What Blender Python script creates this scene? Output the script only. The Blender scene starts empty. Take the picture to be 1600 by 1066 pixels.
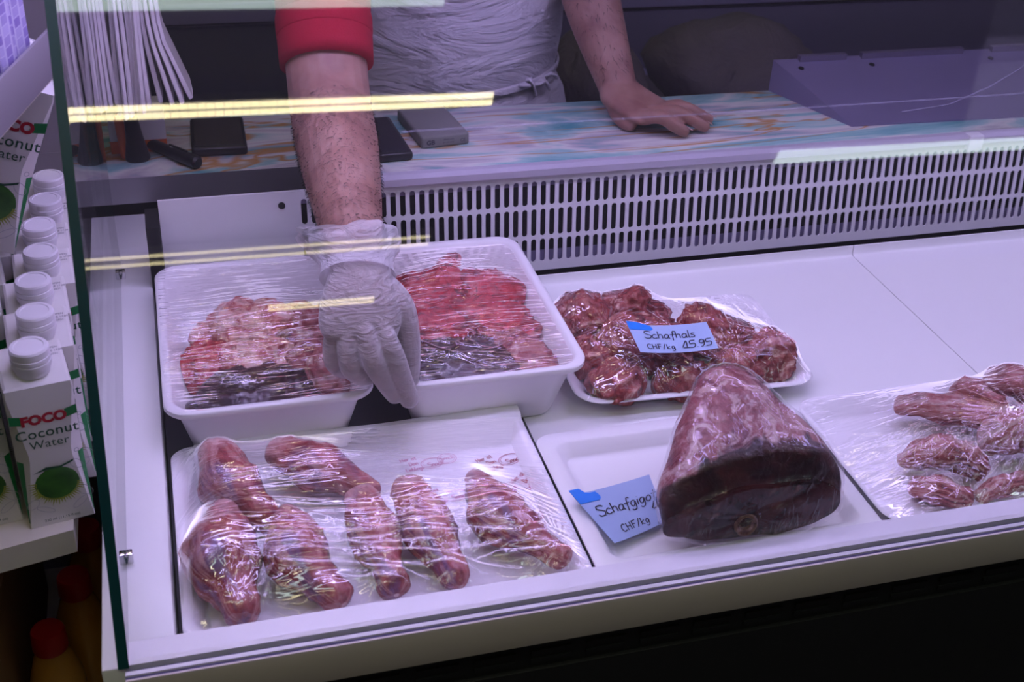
import bpy, bmesh, math, random
import numpy as np
from mathutils import Vector, Matrix, noise
from mathutils.bvhtree import BVHTree
random.seed(7)
S = bpy.context.scene
COL = S.collection
PI = math.pi
KEEP = set()

# ------------------------------------------------------------------ camera
D, R = 0.85, 0.885            # display deck height, top of the end panel and front rail
cam = bpy.data.objects.new('camera', bpy.data.cameras.new('camera'))
COL.objects.link(cam)
cam.data.sensor_width = 36; cam.data.lens = 42.5
cam.data.clip_start = 0.02
cam.matrix_world = Matrix(((0.96145888, 0.10528983, -0.25398991, 0.0),
                           (-0.27058692, 0.52623608, -0.80613789, 0.0),
                           (0.04878053, 0.84379478, 0.53444441, 1.6), (0, 0, 0, 1)))
cam.data.dof.use_dof = True; cam.data.dof.focus_distance = 1.28; cam.data.dof.aperture_fstop = 10
S.camera = cam

# ------------------------------------------------------------------ light and exposure
w = bpy.data.worlds.new('world'); S.world = w; w.use_nodes = True
w.node_tree.nodes['Background'].inputs[0].default_value = (0.62, 0.52, 1.0, 1)
w.node_tree.nodes['Background'].inputs[1].default_value = 0.045
S.view_settings.view_transform = 'Standard'; S.view_settings.look = 'None'
S.view_settings.exposure = 0.0; S.view_settings.gamma = 1.0
S.view_settings.use_curve_mapping = False
S.cycles.transparent_max_bounces = 24; S.cycles.max_bounces = 10
S.cycles.sample_clamp_indirect = 20.0
CASE_COL = (0.61, 0.50, 1.0)        # violet case tubes
WARM = (1.0, 0.86, 0.50); COOL = (0.80, 1.0, 0.93)

# ------------------------------------------------------------------ materials
def nt(m): return m.node_tree.nodes, m.node_tree.links
def pbr(name, col, rough=0.5, metal=0.0, spec=0.5, **kw):
    m = bpy.data.materials.new(name); m.use_nodes = True
    b = m.node_tree.nodes['Principled BSDF']
    b.inputs['Base Color'].default_value = (*col, 1); b.inputs['Roughness'].default_value = rough
    b.inputs['Metallic'].default_value = metal; b.inputs['Specular IOR Level'].default_value = spec
    for k, v in kw.items(): b.inputs[k.replace('_', ' ')].default_value = v
    return m
def texmap(m, coord='Object', scale=(1, 1, 1), rot=(0, 0, 0)):
    N, L = nt(m)
    t = N.new('ShaderNodeTexCoord'); mp = N.new('ShaderNodeMapping')
    mp.inputs['Scale'].default_value = scale; mp.inputs['Rotation'].default_value = rot
    L.new(t.outputs[coord], mp.inputs['Vector']); return mp.outputs['Vector']
def noise_tex(m, vec, scale, detail=4, dist=0.0, rough=0.55):
    N, L = nt(m); n = N.new('ShaderNodeTexNoise')
    n.inputs['Scale'].default_value = scale; n.inputs['Detail'].default_value = detail
    n.inputs['Distortion'].default_value = dist; n.inputs['Roughness'].default_value = rough
    L.new(vec, n.inputs['Vector']); return n.outputs['Fac']
def ramp(m, fac, stops):
    N, L = nt(m); r = N.new('ShaderNodeValToRGB')
    e = r.color_ramp.elements
    while len(e) < len(stops): e.new(0.5)
    for el, (p, c) in zip(e, stops):
        el.position = p; el.color = (*c, 1) if len(c) == 3 else c
    L.new(fac, r.inputs['Fac']); return r.outputs['Color']
def mixc(m, fac, a, b, mode='MIX'):
    N, L = nt(m); x = N.new('ShaderNodeMix'); x.data_type = 'RGBA'; x.blend_type = mode
    if hasattr(fac, 'links'): L.new(fac, x.inputs[0])
    else: x.inputs[0].default_value = fac
    for s, i in ((a, 6), (b, 7)):
        if hasattr(s, 'links'): L.new(s, x.inputs[i])
        else: x.inputs[i].default_value = (*s, 1)
    return x.outputs[2]
def bump(m, h, strength=0.3, dist=0.002, node=None):
    N, L = nt(m); b = N.new('ShaderNodeBump')
    b.inputs['Strength'].default_value = strength; b.inputs['Distance'].default_value = dist
    L.new(h, b.inputs['Height'])
    tgt = node or N['Principled BSDF']
    L.new(b.outputs['Normal'], tgt.inputs['Normal']); return b
def setcol(m, c): nt(m)[1].new(c, nt(m)[0]['Principled BSDF'].inputs['Base Color'])
def emit(name, col, s):
    m = bpy.data.materials.new(name); m.use_nodes = True
    N, L = nt(m); N.remove(N['Principled BSDF']); e = N.new('ShaderNodeEmission')
    e.inputs[0].default_value = (*col, 1); e.inputs[1].default_value = s
    L.new(e.outputs[0], N['Material Output'].inputs[0]); return m
def see_through(name, tint=(0.97, 0.985, 0.98), rough=0.0, ior=1.5, haze=0.0, hazecol=(0.9, 0.9, 0.95),
                wrinkle=None, gain=1.0, glosscol=(1, 1, 1), ripple=0.10):
    """thin clear sheet: what is behind shows, lamps and surroundings mirror by Fresnel"""
    m = bpy.data.materials.new(name); m.use_nodes = True
    N, L = nt(m); N.remove(N['Principled BSDF'])
    tr = N.new('ShaderNodeBsdfTransparent'); tr.inputs[0].default_value = (*tint, 1)
    gl = N.new('ShaderNodeBsdfGlossy'); gl.inputs['Roughness'].default_value = rough
    gl.inputs[0].default_value = (*glosscol, 1)
    fr = N.new('ShaderNodeFresnel'); geo = N.new('ShaderNodeNewGeometry')
    ma = N.new('ShaderNodeMath'); ma.operation = 'MULTIPLY_ADD'
    ma.inputs[1].default_value = 1 / ior - ior; ma.inputs[2].default_value = ior
    L.new(geo.outputs['Backfacing'], ma.inputs[0]); L.new(ma.outputs[0], fr.inputs['IOR'])
    fac = fr.outputs[0]
    if gain != 1.0:
        g = N.new('ShaderNodeMath'); g.operation = 'MULTIPLY'; g.use_clamp = True
        g.inputs[1].default_value = gain; L.new(fac, g.inputs[0]); fac = g.outputs[0]
    base = tr.outputs[0]
    if haze:
        df = N.new('ShaderNodeBsdfDiffuse'); df.inputs[0].default_value = (*hazecol, 1)
        tl = N.new('ShaderNodeBsdfTranslucent'); tl.inputs[0].default_value = (*hazecol, 1)
        ad = N.new('ShaderNodeMixShader'); ad.inputs[0].default_value = 0.4
        L.new(df.outputs[0], ad.inputs[1]); L.new(tl.outputs[0], ad.inputs[2])
        h = N.new('ShaderNodeMixShader'); h.inputs[0].default_value = haze
        L.new(base, h.inputs[1]); L.new(ad.outputs[0], h.inputs[2]); base = h.outputs[0]
    mx = N.new('ShaderNodeMixShader')
    L.new(fac, mx.inputs[0]); L.new(base, mx.inputs[1]); L.new(gl.outputs[0], mx.inputs[2])
    L.new(mx.outputs[0], N['Material Output'].inputs[0])
    if wrinkle:
        sc, rot, st, ds = wrinkle
        v = texmap(m, 'Object', sc, rot)
        f1 = noise_tex(m, v, 1.0, 3, 0.5, 0.5)
        def math_(op, a, k):
            q = N.new('ShaderNodeMath'); q.operation = op; L.new(a, q.inputs[0]); q.inputs[1].default_value = k; return q.outputs[0]
        rg = math_('POWER', math_('SUBTRACT', math_('MULTIPLY', math_('ABSOLUTE', math_('SUBTRACT', f1, 0.5), 0), 2.0), 1.0), 2.0)   # (1-2|n-.5|)^2
        rg = math_('POWER', rg, 5.0)
        msk = noise_tex(m, texmap(m, 'Object'), 17, 2)
        mk = N.new('ShaderNodeMapRange'); L.new(msk, mk.inputs['Value']); mk.inputs['From Min'].default_value = 0.40; mk.inputs['From Max'].default_value = 0.62
        mm = N.new('ShaderNodeMath'); mm.operation = 'MULTIPLY'; L.new(rg, mm.inputs[0]); L.new(mk.outputs[0], mm.inputs[1])
        f2 = noise_tex(m, texmap(m, 'Object', tuple(q * 2.6 for q in sc), rot), 1.0, 4, 0.4)
        ma2 = N.new('ShaderNodeMath'); ma2.operation = 'MULTIPLY_ADD'; L.new(f2, ma2.inputs[0]); ma2.inputs[1].default_value = ripple; L.new(mm.outputs[0], ma2.inputs[2]); mm = ma2
        b = bump(m, mm.outputs[0], st, ds, gl); L.new(b.outputs[0], fr.inputs['Normal'])
    return m

def meat_mat(name, stops, su=5.0, sv=1.4, scale=1.0, rough=0.28, dist=0.8, bstr=0.5, fat=None, fatcut=0.60, coord='UV', fs=46, seams=None):
    m = pbr(name, stops[0][1], rough, spec=0.6)
    stops = [(.5 + (p - .52) * .62, c) for p, c in stops]
    v = texmap(m, coord, (su, sv, 1) if coord == 'UV' else (su, sv, su)); vo = texmap(m, 'Object', (1, 1, 1))
    f = noise_tex(m, v, scale, 8, dist, 0.62)
    c = ramp(m, f, stops)
    if fat:
        g = noise_tex(m, vo, fs, 6, 1.6, 0.62)
        c = mixc(m, ramp(m, g, [(fatcut - .045, (0, 0, 0)), (fatcut + .045, (1, 1, 1))]), c, fat)
    if seams:
        g = noise_tex(m, texmap(m, 'UV', (7.0, 1.3, 1)), 1.0, 6, 1.1)
        c = mixc(m, ramp(m, g, [(.52, (0, 0, 0)), (.59, (.6, .6, .6)), (.61, (.6, .6, .6)), (.68, (0, 0, 0))]), c, seams)
        c = mixc(m, ramp(m, g, [(.33, (.75, .75, .75)), (.40, (0, 0, 0))]), c, (.20, .035, .05))
        sp = nt(m)[0].new('ShaderNodeSeparateXYZ'); nt(m)[1].new(texmap(m, 'UV'), sp.inputs[0])
        c = mixc(m, ramp(m, sp.outputs[1], [(.07, (.75, .75, .75)), (.24, (0, 0, 0))]), c, (.60, .36, .35))
    c = mixc(m, 1.0, c, ramp(m, noise_tex(m, vo, 150, 4, 0.8, 0.6), [(0.32, (0.68, 0.58, 0.60)), (0.50, (1, 1, 1)), (0.68, (1.0, 1.0, 1.0))]), 'MULTIPLY')
    setcol(m, c)
    bump(m, noise_tex(m, vo, 120, 6, 0.8), bstr, 0.004)
    nt(m)[0]['Principled BSDF'].inputs['Subsurface Weight'].default_value = 0.06
    nt(m)[0]['Principled BSDF'].inputs['Subsurface Scale'].default_value = 0.003
    return m

M = {}
M['white'] = pbr('white_enamel', (0.80, 0.80, 0.79), 0.32)
M['deck'] = pbr('white_deck_steel', (0.79, 0.79, 0.79), 0.34)
M['tub'] = pbr('white_tub_plastic', (0.80, 0.78, 0.80), 0.35)
M['foam'] = pbr('white_foam', (0.83, 0.82, 0.84), 0.6, spec=0.3)
M['cream'] = pbr('cream_panel', (0.62, 0.55, 0.54), 0.45)
M['alu'] = pbr('rail_aluminium', (0.72, 0.71, 0.74), 0.42, 0.25)
M['dark'] = pbr('black_void', (0.006, 0.006, 0.008), 0.6)
M['black'] = pbr('black_plastic', (0.012, 0.012, 0.014), 0.38)
M['kick'] = pbr('black_front_panel', (0.010, 0.010, 0.011), 0.5)
M['well'] = pbr('dark_grey_well', (0.055, 0.055, 0.065), 0.55)
M['steel'] = pbr('brushed_steel', (0.42, 0.41, 0.44), 0.4, 0.8)
bump(M['steel'], noise_tex(M['steel'], texmap(M['steel'], 'Object', (400, 400, 4)), 1.0, 2), 0.12, 0.0005)
M['chrome'] = pbr('chrome', (0.7, 0.7, 0.72), 0.12, 1.0)
M['rail_dark'] = pbr('dark_violet_fill', (0.07, 0.06, 0.14), 0.5)  # dark tone for the strips in the rail grooves
M['glass'] = see_through('clear_glass', (0.985, 0.99, 0.99))
M['edge'] = pbr('green_glass_edge', (0.003, 0.030, 0.024), 0.3, spec=0.25)
M['grille'] = pbr('grille_enamel', (0.70, 0.69, 0.72), 0.38)
M['red_cloth'] = pbr('red_polo_cloth', (0.34, 0.009, 0.028), 0.85, spec=0.2)
bump(M['red_cloth'], noise_tex(M['red_cloth'], texmap(M['red_cloth'], 'Object', (1, 1, 1)), 420, 2), 0.35, 0.0008)
M['apron'] = pbr('white_plastic_apron', (0.62, 0.60, 0.66), 0.42, spec=0.4)
bump(M['apron'], noise_tex(M['apron'], texmap(M['apron'], 'Object', (3, 3, 9), (0, 0.35, 0)), 1.6, 5, 1.4), 0.8, 0.03)
sk = pbr('skin', (0.55, 0.30, 0.22), 0.48, spec=0.4, Subsurface_Weight=0.12, Subsurface_Scale=0.008)
v_ = texmap(sk, 'Object')
setcol(sk, ramp(sk, noise_tex(sk, v_, 22, 5, 0.6), [(0.30, (0.22, 0.095, 0.080)), (0.5, (0.33, 0.17, 0.135)), (0.72, (0.40, 0.23, 0.19))]))
bump(sk, noise_tex(sk, v_, 260, 3), 0.25, 0.001); M['skin'] = sk
M['hair'] = pbr('dark_hair', (0.012, 0.008, 0.008), 0.6)
M['eye'] = pbr('eye_white', (0.8, 0.8, 0.78), 0.2)
M['trouser'] = pbr('dark_trousers', (0.02, 0.02, 0.028), 0.85)
M['shoe'] = pbr('black_leather', (0.015, 0.014, 0.013), 0.4)
def glove_mat():
    m = pbr('clear_vinyl_glove', (0.80, 0.77, 0.80), 0.30, spec=0.6)
    N, L = nt(m); tr = N.new('ShaderNodeBsdfTransparent'); tr.inputs[0].default_value = (0.97, 0.95, 0.97, 1)
    lw = N.new('ShaderNodeLayerWeight'); lw.inputs['Blend'].default_value = 0.35
    mr = N.new('ShaderNodeMapRange'); mr.inputs['To Min'].default_value = 0.40; mr.inputs['To Max'].default_value = 0.85
    L.new(lw.outputs['Facing'], mr.inputs['Value'])
    x = N.new('ShaderNodeMixShader'); L.new(mr.outputs[0], x.inputs[0])
    L.new(tr.outputs[0], x.inputs[1]); L.new(N['Principled BSDF'].outputs[0], x.inputs[2])
    L.new(x.outputs[0], N['Material Output'].inputs[0])
    v = texmap(m, 'Object', (40, 40, 140), (0.5, 0.35, 0))
    bump(m, noise_tex(m, v, 1.0, 5, 1.8), 1.0, 0.007)
    return m
M['glove'] = glove_mat()
def marble():
    m = pbr('marble_film', (0.6, 0.6, 0.6), 0.20, spec=0.5)
    v = texmap(m, 'Object', (1.5, 5.0, 1.5), (0, 0, 0.45))
    c = ramp(m, noise_tex(m, v, 1.7, 5, 1.8), [(0.34, (0.10, 0.34, 0.36)), (0.45, (0.34, 0.54, 0.54)), (0.51, (0.68, 0.68, 0.64)),
                                              (0.57, (0.50, 0.46, 0.50)), (0.65, (0.14, 0.36, 0.38))])
    v2 = texmap(m, 'Object', (0.9, 5.5, 1.5), (0, 0, 0.36))
    n2 = noise_tex(m, v2, 1.2, 4, 1.7)
    vein = ramp(m, n2, [(0.487, (0, 0, 0)), (0.499, (.95, .95, .95)), (0.505, (0.8, 0.8, 0.8)), (0.516, (0, 0, 0))])
    c = mixc(m, vein, c, (0.50, 0.24, 0.05)); setcol(m, c); return m
M['marble'] = marble()
M['purple_steel'] = pbr('dull_lilac_steel', (0.25, 0.22, 0.37), 0.42, 0.4)
M['trim'] = pbr('grille_trim_enamel', (0.50, 0.47, 0.56), 0.4)
M['paper'] = pbr('white_paper', (0.80, 0.79, 0.82), 0.7, spec=0.2)
M['print_red'] = pbr('red_print', (0.36, 0.010, 0.045), 0.6)
M['print_pale'] = pbr('faded_red_print', (0.54, 0.20, 0.32), 0.6)
M['card'] = pbr('pale_blue_card', (0.37, 0.49, 0.74), 0.62, spec=0.3)
M['card_tab'] = pbr('bright_blue_print', (0.012, 0.22, 0.80), 0.55)
M['ink'] = pbr('black_ink', (0.012, 0.010, 0.03), 0.5)
M['carton'] = pbr('carton_white', (0.72, 0.70, 0.68), 0.42)
M['cap_white'] = pbr('white_cap', (0.80, 0.78, 0.82), 0.38)
M['green'] = pbr('carton_green', (0.010, 0.20, 0.055), 0.45)
M['dkgreen'] = pbr('dark_green_print', (0.015, 0.085, 0.045), 0.5)
M['focored'] = pbr('carton_red_print', (0.42, 0.012, 0.03), 0.5)
co = pbr('coconut_print', (0.05, 0.15, 0.02), 0.4)
setcol(co, ramp(co, noise_tex(co, texmap(co, 'Object', (1, 1, 1)), 34, 3, .4), [(0.3, (0.012, 0.07, 0.012)), (0.6, (0.05, 0.19, 0.025)), (0.8, (0.16, 0.30, 0.04))]))
M['coco'] = co
M['grass'] = pbr('yellow_green_print', (0.33, 0.38, 0.06), 0.5)
M['splash'] = pbr('grey_splash_print', (0.42, 0.42, 0.47), 0.5)
M['shelf'] = pbr('shelf_cream_enamel', (0.66, 0.62, 0.52), 0.45)
M['shelf_grey'] = pbr('grey_price_rail', (0.27, 0.25, 0.28), 0.5)
M['redcap'] = pbr('red_cap', (0.42, 0.008, 0.012), 0.35)
M['juice'] = pbr('orange_juice_bottle', (0.55, 0.25, 0.04), 0.2, spec=0.6)
M['brown'] = pbr('brown_card', (0.22, 0.11, 0.045), 0.8)
pk = pbr('lilac_printed_pack', (0.5, 0.45, 0.75), 0.5)
N, L = nt(pk); br = N.new('ShaderNodeTexBrick')
br.inputs['Scale'].default_value = 60; br.inputs['Color1'].default_value = (0.62, 0.56, 0.86, 1)
br.inputs['Color2'].default_value = (0.28, 0.20, 0.60, 1); br.inputs['Mortar'].default_value = (0.70, 0.66, 0.90, 1)
br.inputs['Mortar Size'].default_value = 0.03
L.new(texmap(pk, 'Object', (1, 1, 1), (PI / 2, 0, PI / 2)), br.inputs['Vector']); setcol(pk, br.outputs['Color']); M['pack'] = pk
bg = pbr('white_bag_plastic', (0.84, 0.80, 0.82), 0.55, spec=0.3)
M['bag'] = bg
M['sack'] = pbr('grey_brown_sack', (0.10, 0.085, 0.085), 0.7)
bump(M['sack'], noise_tex(M['sack'], texmap(M['sack'], 'Object'), 14, 5, 1.0), 0.8, 0.02)
M['bench'] = pbr('dark_lilac_bench', (0.15, 0.13, 0.20), 0.45, 0.3)
M['bench_edge'] = pbr('lilac_reflection_tone', (0.46, 0.42, 0.66), 0.35, 0.5)  # lilac tone stands in for light bands mirrored in the glass
M['orange'] = pbr('orange_print', (0.70, 0.14, 0.03), 0.5)
M['olive'] = pbr('grey_olive_plastic', (0.20, 0.20, 0.19), 0.5)
M['screen'] = pbr('phone_glass', (0.045, 0.040, 0.030), 0.08)
fl = pbr('floor_tiles', (0.10, 0.095, 0.09), 0.5); M['floor'] = fl
setcol(fl, ramp(fl, noise_tex(fl, texmap(fl), 6, 5), [(0.3, (0.05, 0.048, 0.045)), (0.7, (0.11, 0.10, 0.095))]))
M['ceil'] = pbr('ceiling_paint', (0.34, 0.33, 0.36), 0.8)
wl = pbr('dark_wall_paint', (0.03, 0.028, 0.034), 0.7); M['wall'] = wl
setcol(wl, ramp(wl, noise_tex(wl, texmap(wl), 3, 4), [(0.3, (0.024, 0.022, 0.028)), (0.7, (0.04, 0.036, 0.045))]))
M['tile'] = pbr('grey_lilac_wall_panel', (0.30, 0.28, 0.32), 0.5)

M['shank'] = meat_mat('shank_meat', [(0.18, (0.10, 0.06, 0.17)), (0.34, (0.22, 0.10, 0.20)), (0.46, (0.30, 0.055, 0.065)), (0.56, (0.40, 0.10, 0.10)),
                                     (0.68, (0.58, 0.28, 0.26)), (0.80, (0.38, 0.09, 0.10))], 20, 8, 1.0, 0.22, 0.9, 0.3, coord='Object', seams=(.58, .30, .28))
O_ = dict(coord='Object')
M['neck'] = meat_mat('neck_meat', [(0.25, (0.12, 0.012, 0.018)), (0.45, (0.27, 0.035, 0.035)), (0.58, (0.36, 0.07, 0.06)), (0.75, (0.52, 0.20, 0.17))],
                     34, 34, 1.0, 0.26, 1.6, 0.8, (0.70, 0.42, 0.35), 0.60, fs=38, **O_)
M['lean'] = meat_mat('lean_meat', [(0.25, (0.020, 0.004, 0.007)), (0.5, (0.050, 0.008, 0.010)), (0.75, (0.10, 0.020, 0.019))], 22, 22, 1.0, 0.20, 1.0, 0.35,
                     (0.15, 0.055, 0.05), 0.64, fs=30, **O_)
M['leg_fat'] = meat_mat('leg_fat_meat', [(0.25, (0.10, 0.025, 0.05)), (0.42, (0.24, 0.05, 0.065)), (0.56, (0.34, 0.10, 0.11)), (0.72, (0.50, 0.28, 0.27))], 24, 10, 1.0, 0.28, 1.2,
                        0.6, (0.58, 0.38, 0.38), 0.55, fs=34, **O_)
M['lung'] = meat_mat('bright_offal', [(0.25, (0.16, 0.004, 0.012)), (0.46, (0.50, 0.020, 0.035)), (0.62, (0.60, 0.07, 0.08)), (0.80, (0.70, 0.30, 0.30))],
                     30, 30, 1.0, 0.24, 1.8, 0.9, (0.16, 0.008, 0.016), 0.60, fs=44, **O_)
M['liver'] = meat_mat('dark_liver', [(0.30, (0.028, 0.007, 0.014)), (0.55, (0.055, 0.011, 0.021)), (0.8, (0.11, 0.035, 0.05))], 18, 18, 0.9, 0.13, 0.8, 0.2, **O_)
M['fat'] = meat_mat('pink_fat', [(0.25, (0.36, 0.035, 0.04)), (0.42, (0.52, 0.12, 0.10)), (0.54, (0.74, 0.42, 0.34)), (0.8, (0.80, 0.58, 0.50))], 30, 30, 1.0, 0.28, 1.8, 0.8, **O_)
M['rib'] = meat_mat('rib_meat', [(0.25, (0.08, 0.02, 0.035)), (0.42, (0.28, 0.045, 0.05)), (0.55, (0.42, 0.14, 0.13)), (0.70, (0.58, 0.40, 0.37)), (0.85, (0.20, 0.05, 0.07))], 5, 1.8, 1.1, 0.28, 1.2, 0.6)
M['rib_o'] = meat_mat('membrane_meat', [(0.25, (0.10, 0.03, 0.08)), (0.42, (0.30, 0.05, 0.06)), (0.55, (0.42, 0.14, 0.13)), (0.72, (0.58, 0.38, 0.36))], 26, 26, 1.1, 0.26, 1.4, 0.6, **O_)
M['bone'] = pbr('marrow_bone', (0.22, 0.12, 0.075), 0.45)
bump(M['bone'], noise_tex(M['bone'], texmap(M['bone'], 'Object'), 150, 4), 0.8, 0.004)
setcol(M['bone'], ramp(M['bone'], noise_tex(M['bone'], texmap(M['bone'], 'Object'), 120, 4, 1.0), [(.35, (.08, .02, .018)), (.6, (.26, .14, .085))]))

# ------------------------------------------------------------------ object helpers
def tag(o, label=None, cat=None, group=None, kind=None):
    if label: o['label'] = label
    if cat: o['category'] = cat
    if group: o['group'] = group
    if kind: o['kind'] = kind
    return o
def thing(name, label, cat, loc=(0, 0, 0), group=None, kind=None):
    o = bpy.data.objects.new(name, None); COL.objects.link(o); o.location = loc
    o.empty_display_size = 0.02
    return tag(o, label, cat, group, kind)
def wloc(o):
    v = Vector((0, 0, 0))
    while o is not None: v += o.location; o = o.parent
    return v
def obj(name, bm, mats, parent=None, loc=None, smooth=True, label=None, angle=0.7):
    """links one mesh; bm is in world coordinates, the object's origin goes to loc (or to its parent's)"""
    me = bpy.data.meshes.new(name)
    if isinstance(bm, bmesh.types.BMesh):
        if id(bm) not in KEEP: bmesh.ops.recalc_face_normals(bm, faces=bm.faces[:])
        KEEP.discard(id(bm))
        bm.to_mesh(me); bm.free()
    else: me = bm
    base = wloc(parent) if parent else Vector((0, 0, 0))
    if loc is None: loc = base
    loc = Vector(loc)
    me.transform(Matrix.Translation(-loc))
    o = bpy.data.objects.new(name, me); COL.objects.link(o)
    o.location = loc - base
    if parent: o.parent = parent
    for m in (mats if isinstance(mats, (list, tuple)) else [mats]): me.materials.append(m)
    if smooth:
        me.polygons.foreach_set('use_smooth', [True] * len(me.polygons))
        if angle:
            try: me.set_sharp_from_angle(angle=angle)
            except Exception: pass
    me.update()
    if label: o['label'] = label
    return o
def nb(): return bmesh.new()
def box(bm, x0, x1, y0, y1, z0, z1, bev=0.0, mat=0, seg=2, M4=None):
    r = bmesh.ops.create_cube(bm, size=1.0)
    vs = r['verts']
    for v in vs:
        v.co = Vector((x0 + (v.co.x + .5) * (x1 - x0), y0 + (v.co.y + .5) * (y1 - y0), z0 + (v.co.z + .5) * (z1 - z0)))
    fs = set(f for v in vs for f in v.link_faces)
    for f in fs: f.material_index = mat
    if bev:
        es = list(set(e for v in vs for e in v.link_edges))
        g = bmesh.ops.bevel(bm, geom=es, offset=bev, segments=seg, profile=0.5, affect='EDGES')
        vs = list(set(v for f in g['faces'] for v in f.verts) | set(v for v in vs if v.is_valid))
    if M4 is not None:
        for v in vs: v.co = M4 @ v.co
    return vs
def frame(o, x, y, z):
    return Matrix(((x[0], y[0], z[0], o[0]), (x[1], y[1], z[1], o[1]), (x[2], y[2], z[2], o[2]), (0, 0, 0, 1)))
def rr(cx, cy, hw, hd, r, n=6):
    """rounded rectangle outline"""
    pts = []
    for (sx, sy, a0) in ((1, 1, 0), (-1, 1, PI / 2), (-1, -1, PI), (1, -1, 1.5 * PI)):
        for i in range(n + 1):
            a = a0 + i * PI / 2 / n
            pts.append((cx + sx * (hw - r) + r * math.cos(a), cy + sy * (hd - r) + r * math.sin(a)))
    return pts
def rings(bm, loops, cap0=True, cap1=True, closed=True, uv=True):
    """skin a list of equal-length point loops"""
    V = [[bm.verts.new(p) for p in lp] for lp in loops]
    n = len(V[0]); uvl = bm.loops.layers.uv.verify() if uv else None
    for i in range(len(V) - 1):
        for j in range(n if closed else n - 1):
            k = (j + 1) % n
            f = bm.faces.new((V[i][j], V[i][k], V[i + 1][k], V[i + 1][j]))
            if uv:
                for l, (u, v) in zip(f.loops, ((j, i), (j + 1, i), (j + 1, i + 1), (j, i + 1))):
                    l[uvl].uv = (math.sin(u / n * 2 * PI) * .5 + .5 if closed else u / n, v / (len(V) - 1))
    if cap0: bm.faces.new(V[0][::-1])
    if cap1: bm.faces.new(V[-1])
    return V
def catmull(P, sub):
    P = [np.array(p, float) for p in P]
    Q = [2 * P[0] - P[1]] + P + [2 * P[-1] - P[-2]]
    out = []
    for i in range(1, len(Q) - 2):
        for s in range(sub):
            t = s / sub; a, b, c, d = Q[i - 1], Q[i], Q[i + 1], Q[i + 2]
            out.append(.5 * ((2 * b) + (-a + c) * t + (2 * a - 5 * b + 4 * c - d) * t * t + (-a + 3 * b - 3 * c + d) * t ** 3))
    out.append(P[-1]); return out
def loft(bm, pts, rad, up=(0, 0, 1), seg=20, sub=6, round0=True, round1=True, disp=None):
    """tube along pts; rad = list of (across, along-up) radii; rounded ends"""
    P = catmull(pts, sub)
    Rr = catmull([(r, r) if not hasattr(r, '__len__') else r for r in rad], sub)
    n = len(P); up = np.array(up, float)
    T = [P[min(i + 1, n - 1)] - P[max(i - 1, 0)] for i in range(n)]
    T = [t / (np.linalg.norm(t) + 1e-12) for t in T]
    F = []
    for t in T:
        s = np.cross(t, up); s /= np.linalg.norm(s) + 1e-12; F.append((s, np.cross(s, t)))
    seq = []
    if round0:
        r0 = min(Rr[0])
        for a in (80, 60, 40, 20): seq.append((P[0] - T[0] * r0 * math.sin(math.radians(a)) * .8, Rr[0] * math.cos(math.radians(a)), F[0]))
    seq += [(P[i], Rr[i], F[i]) for i in range(n)]
    if round1:
        r1 = min(Rr[-1])
        for a in (20, 40, 60, 80): seq.append((P[-1] + T[-1] * r1 * math.sin(math.radians(a)) * .8, Rr[-1] * math.cos(math.radians(a)), F[-1]))
    loops = []
    for (c, r, (s, u)) in seq:
        lp = []
        for j in range(seg):
            a = 2 * PI * j / seg
            p = c + s * r[0] * math.cos(a) + u * r[1] * math.sin(a)
            if disp:
                q = Vector(p); amp, fr, sd = disp
                nn = noise.fractal(q * fr + Vector((sd, sd * 2.3, -sd)), 0.9, 2.0, 4)
                dv = Vector(p - c); dl = dv.length
                if dl > 1e-9: p = np.array(q + dv / dl * nn * amp * min(1, dl / 0.012))
            lp.append(tuple(p))
        loops.append(lp)
    return rings(bm, loops)
def lathe(bm, prof, c, seg=24, axis=None):
    """prof = [(r,h)] around axis through c"""
    ax = Vector(axis or (0, 0, 1)).normalized()
    a = ax.orthogonal().normalized() if abs(ax.z) < .999 else Vector((1, 0, 0)); b = ax.cross(a)
    c = Vector(c)
    rings(bm, [[tuple(c + ax * h + (a * math.cos(2 * PI * j / seg) + b * math.sin(2 * PI * j / seg)) * r) for j in range(seg)] for r, h in prof])
def ball(bm, c, r, sub=3):
    g = bmesh.ops.create_icosphere(bm, subdivisions=sub, radius=1.0)
    for v in g['verts']: v.co = Vector((c[0] + v.co.x * r[0], c[1] + v.co.y * r[1], c[2] + v.co.z * r[2]))
    return g['verts']
def extrude_poly(bm, pts, d):
    """solid from a planar polygon (3-d points) and an offset vector"""
    a = [bm.verts.new(p) for p in pts]; b = [bm.verts.new(Vector(p) + Vector(d)) for p in pts]
    n = len(a); bm.faces.new(a[::-1]); bm.faces.new(b)
    for i in range(n): bm.faces.new((a[i], a[(i + 1) % n], b[(i + 1) % n], b[i]))
def profile_x(bm, yz, x0, x1):
    extrude_poly(bm, [(x0, y, z) for y, z in yz], (x1 - x0, 0, 0))
def remesh(bm, voxel, smooth=4, name='body'):
    me = bpy.data.meshes.new(name); bm.to_mesh(me); bm.free()
    o = bpy.data.objects.new(name, me); COL.objects.link(o)
    m = o.modifiers.new('r', 'REMESH'); m.mode = 'VOXEL'; m.voxel_size = voxel
    s = o.modifiers.new('s', 'SMOOTH'); s.iterations = smooth; s.factor = 0.5
    dg = bpy.context.evaluated_depsgraph_get()
    out = bpy.data.meshes.new_from_object(o.evaluated_get(dg))
    bpy.data.objects.remove(o); return out
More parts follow.
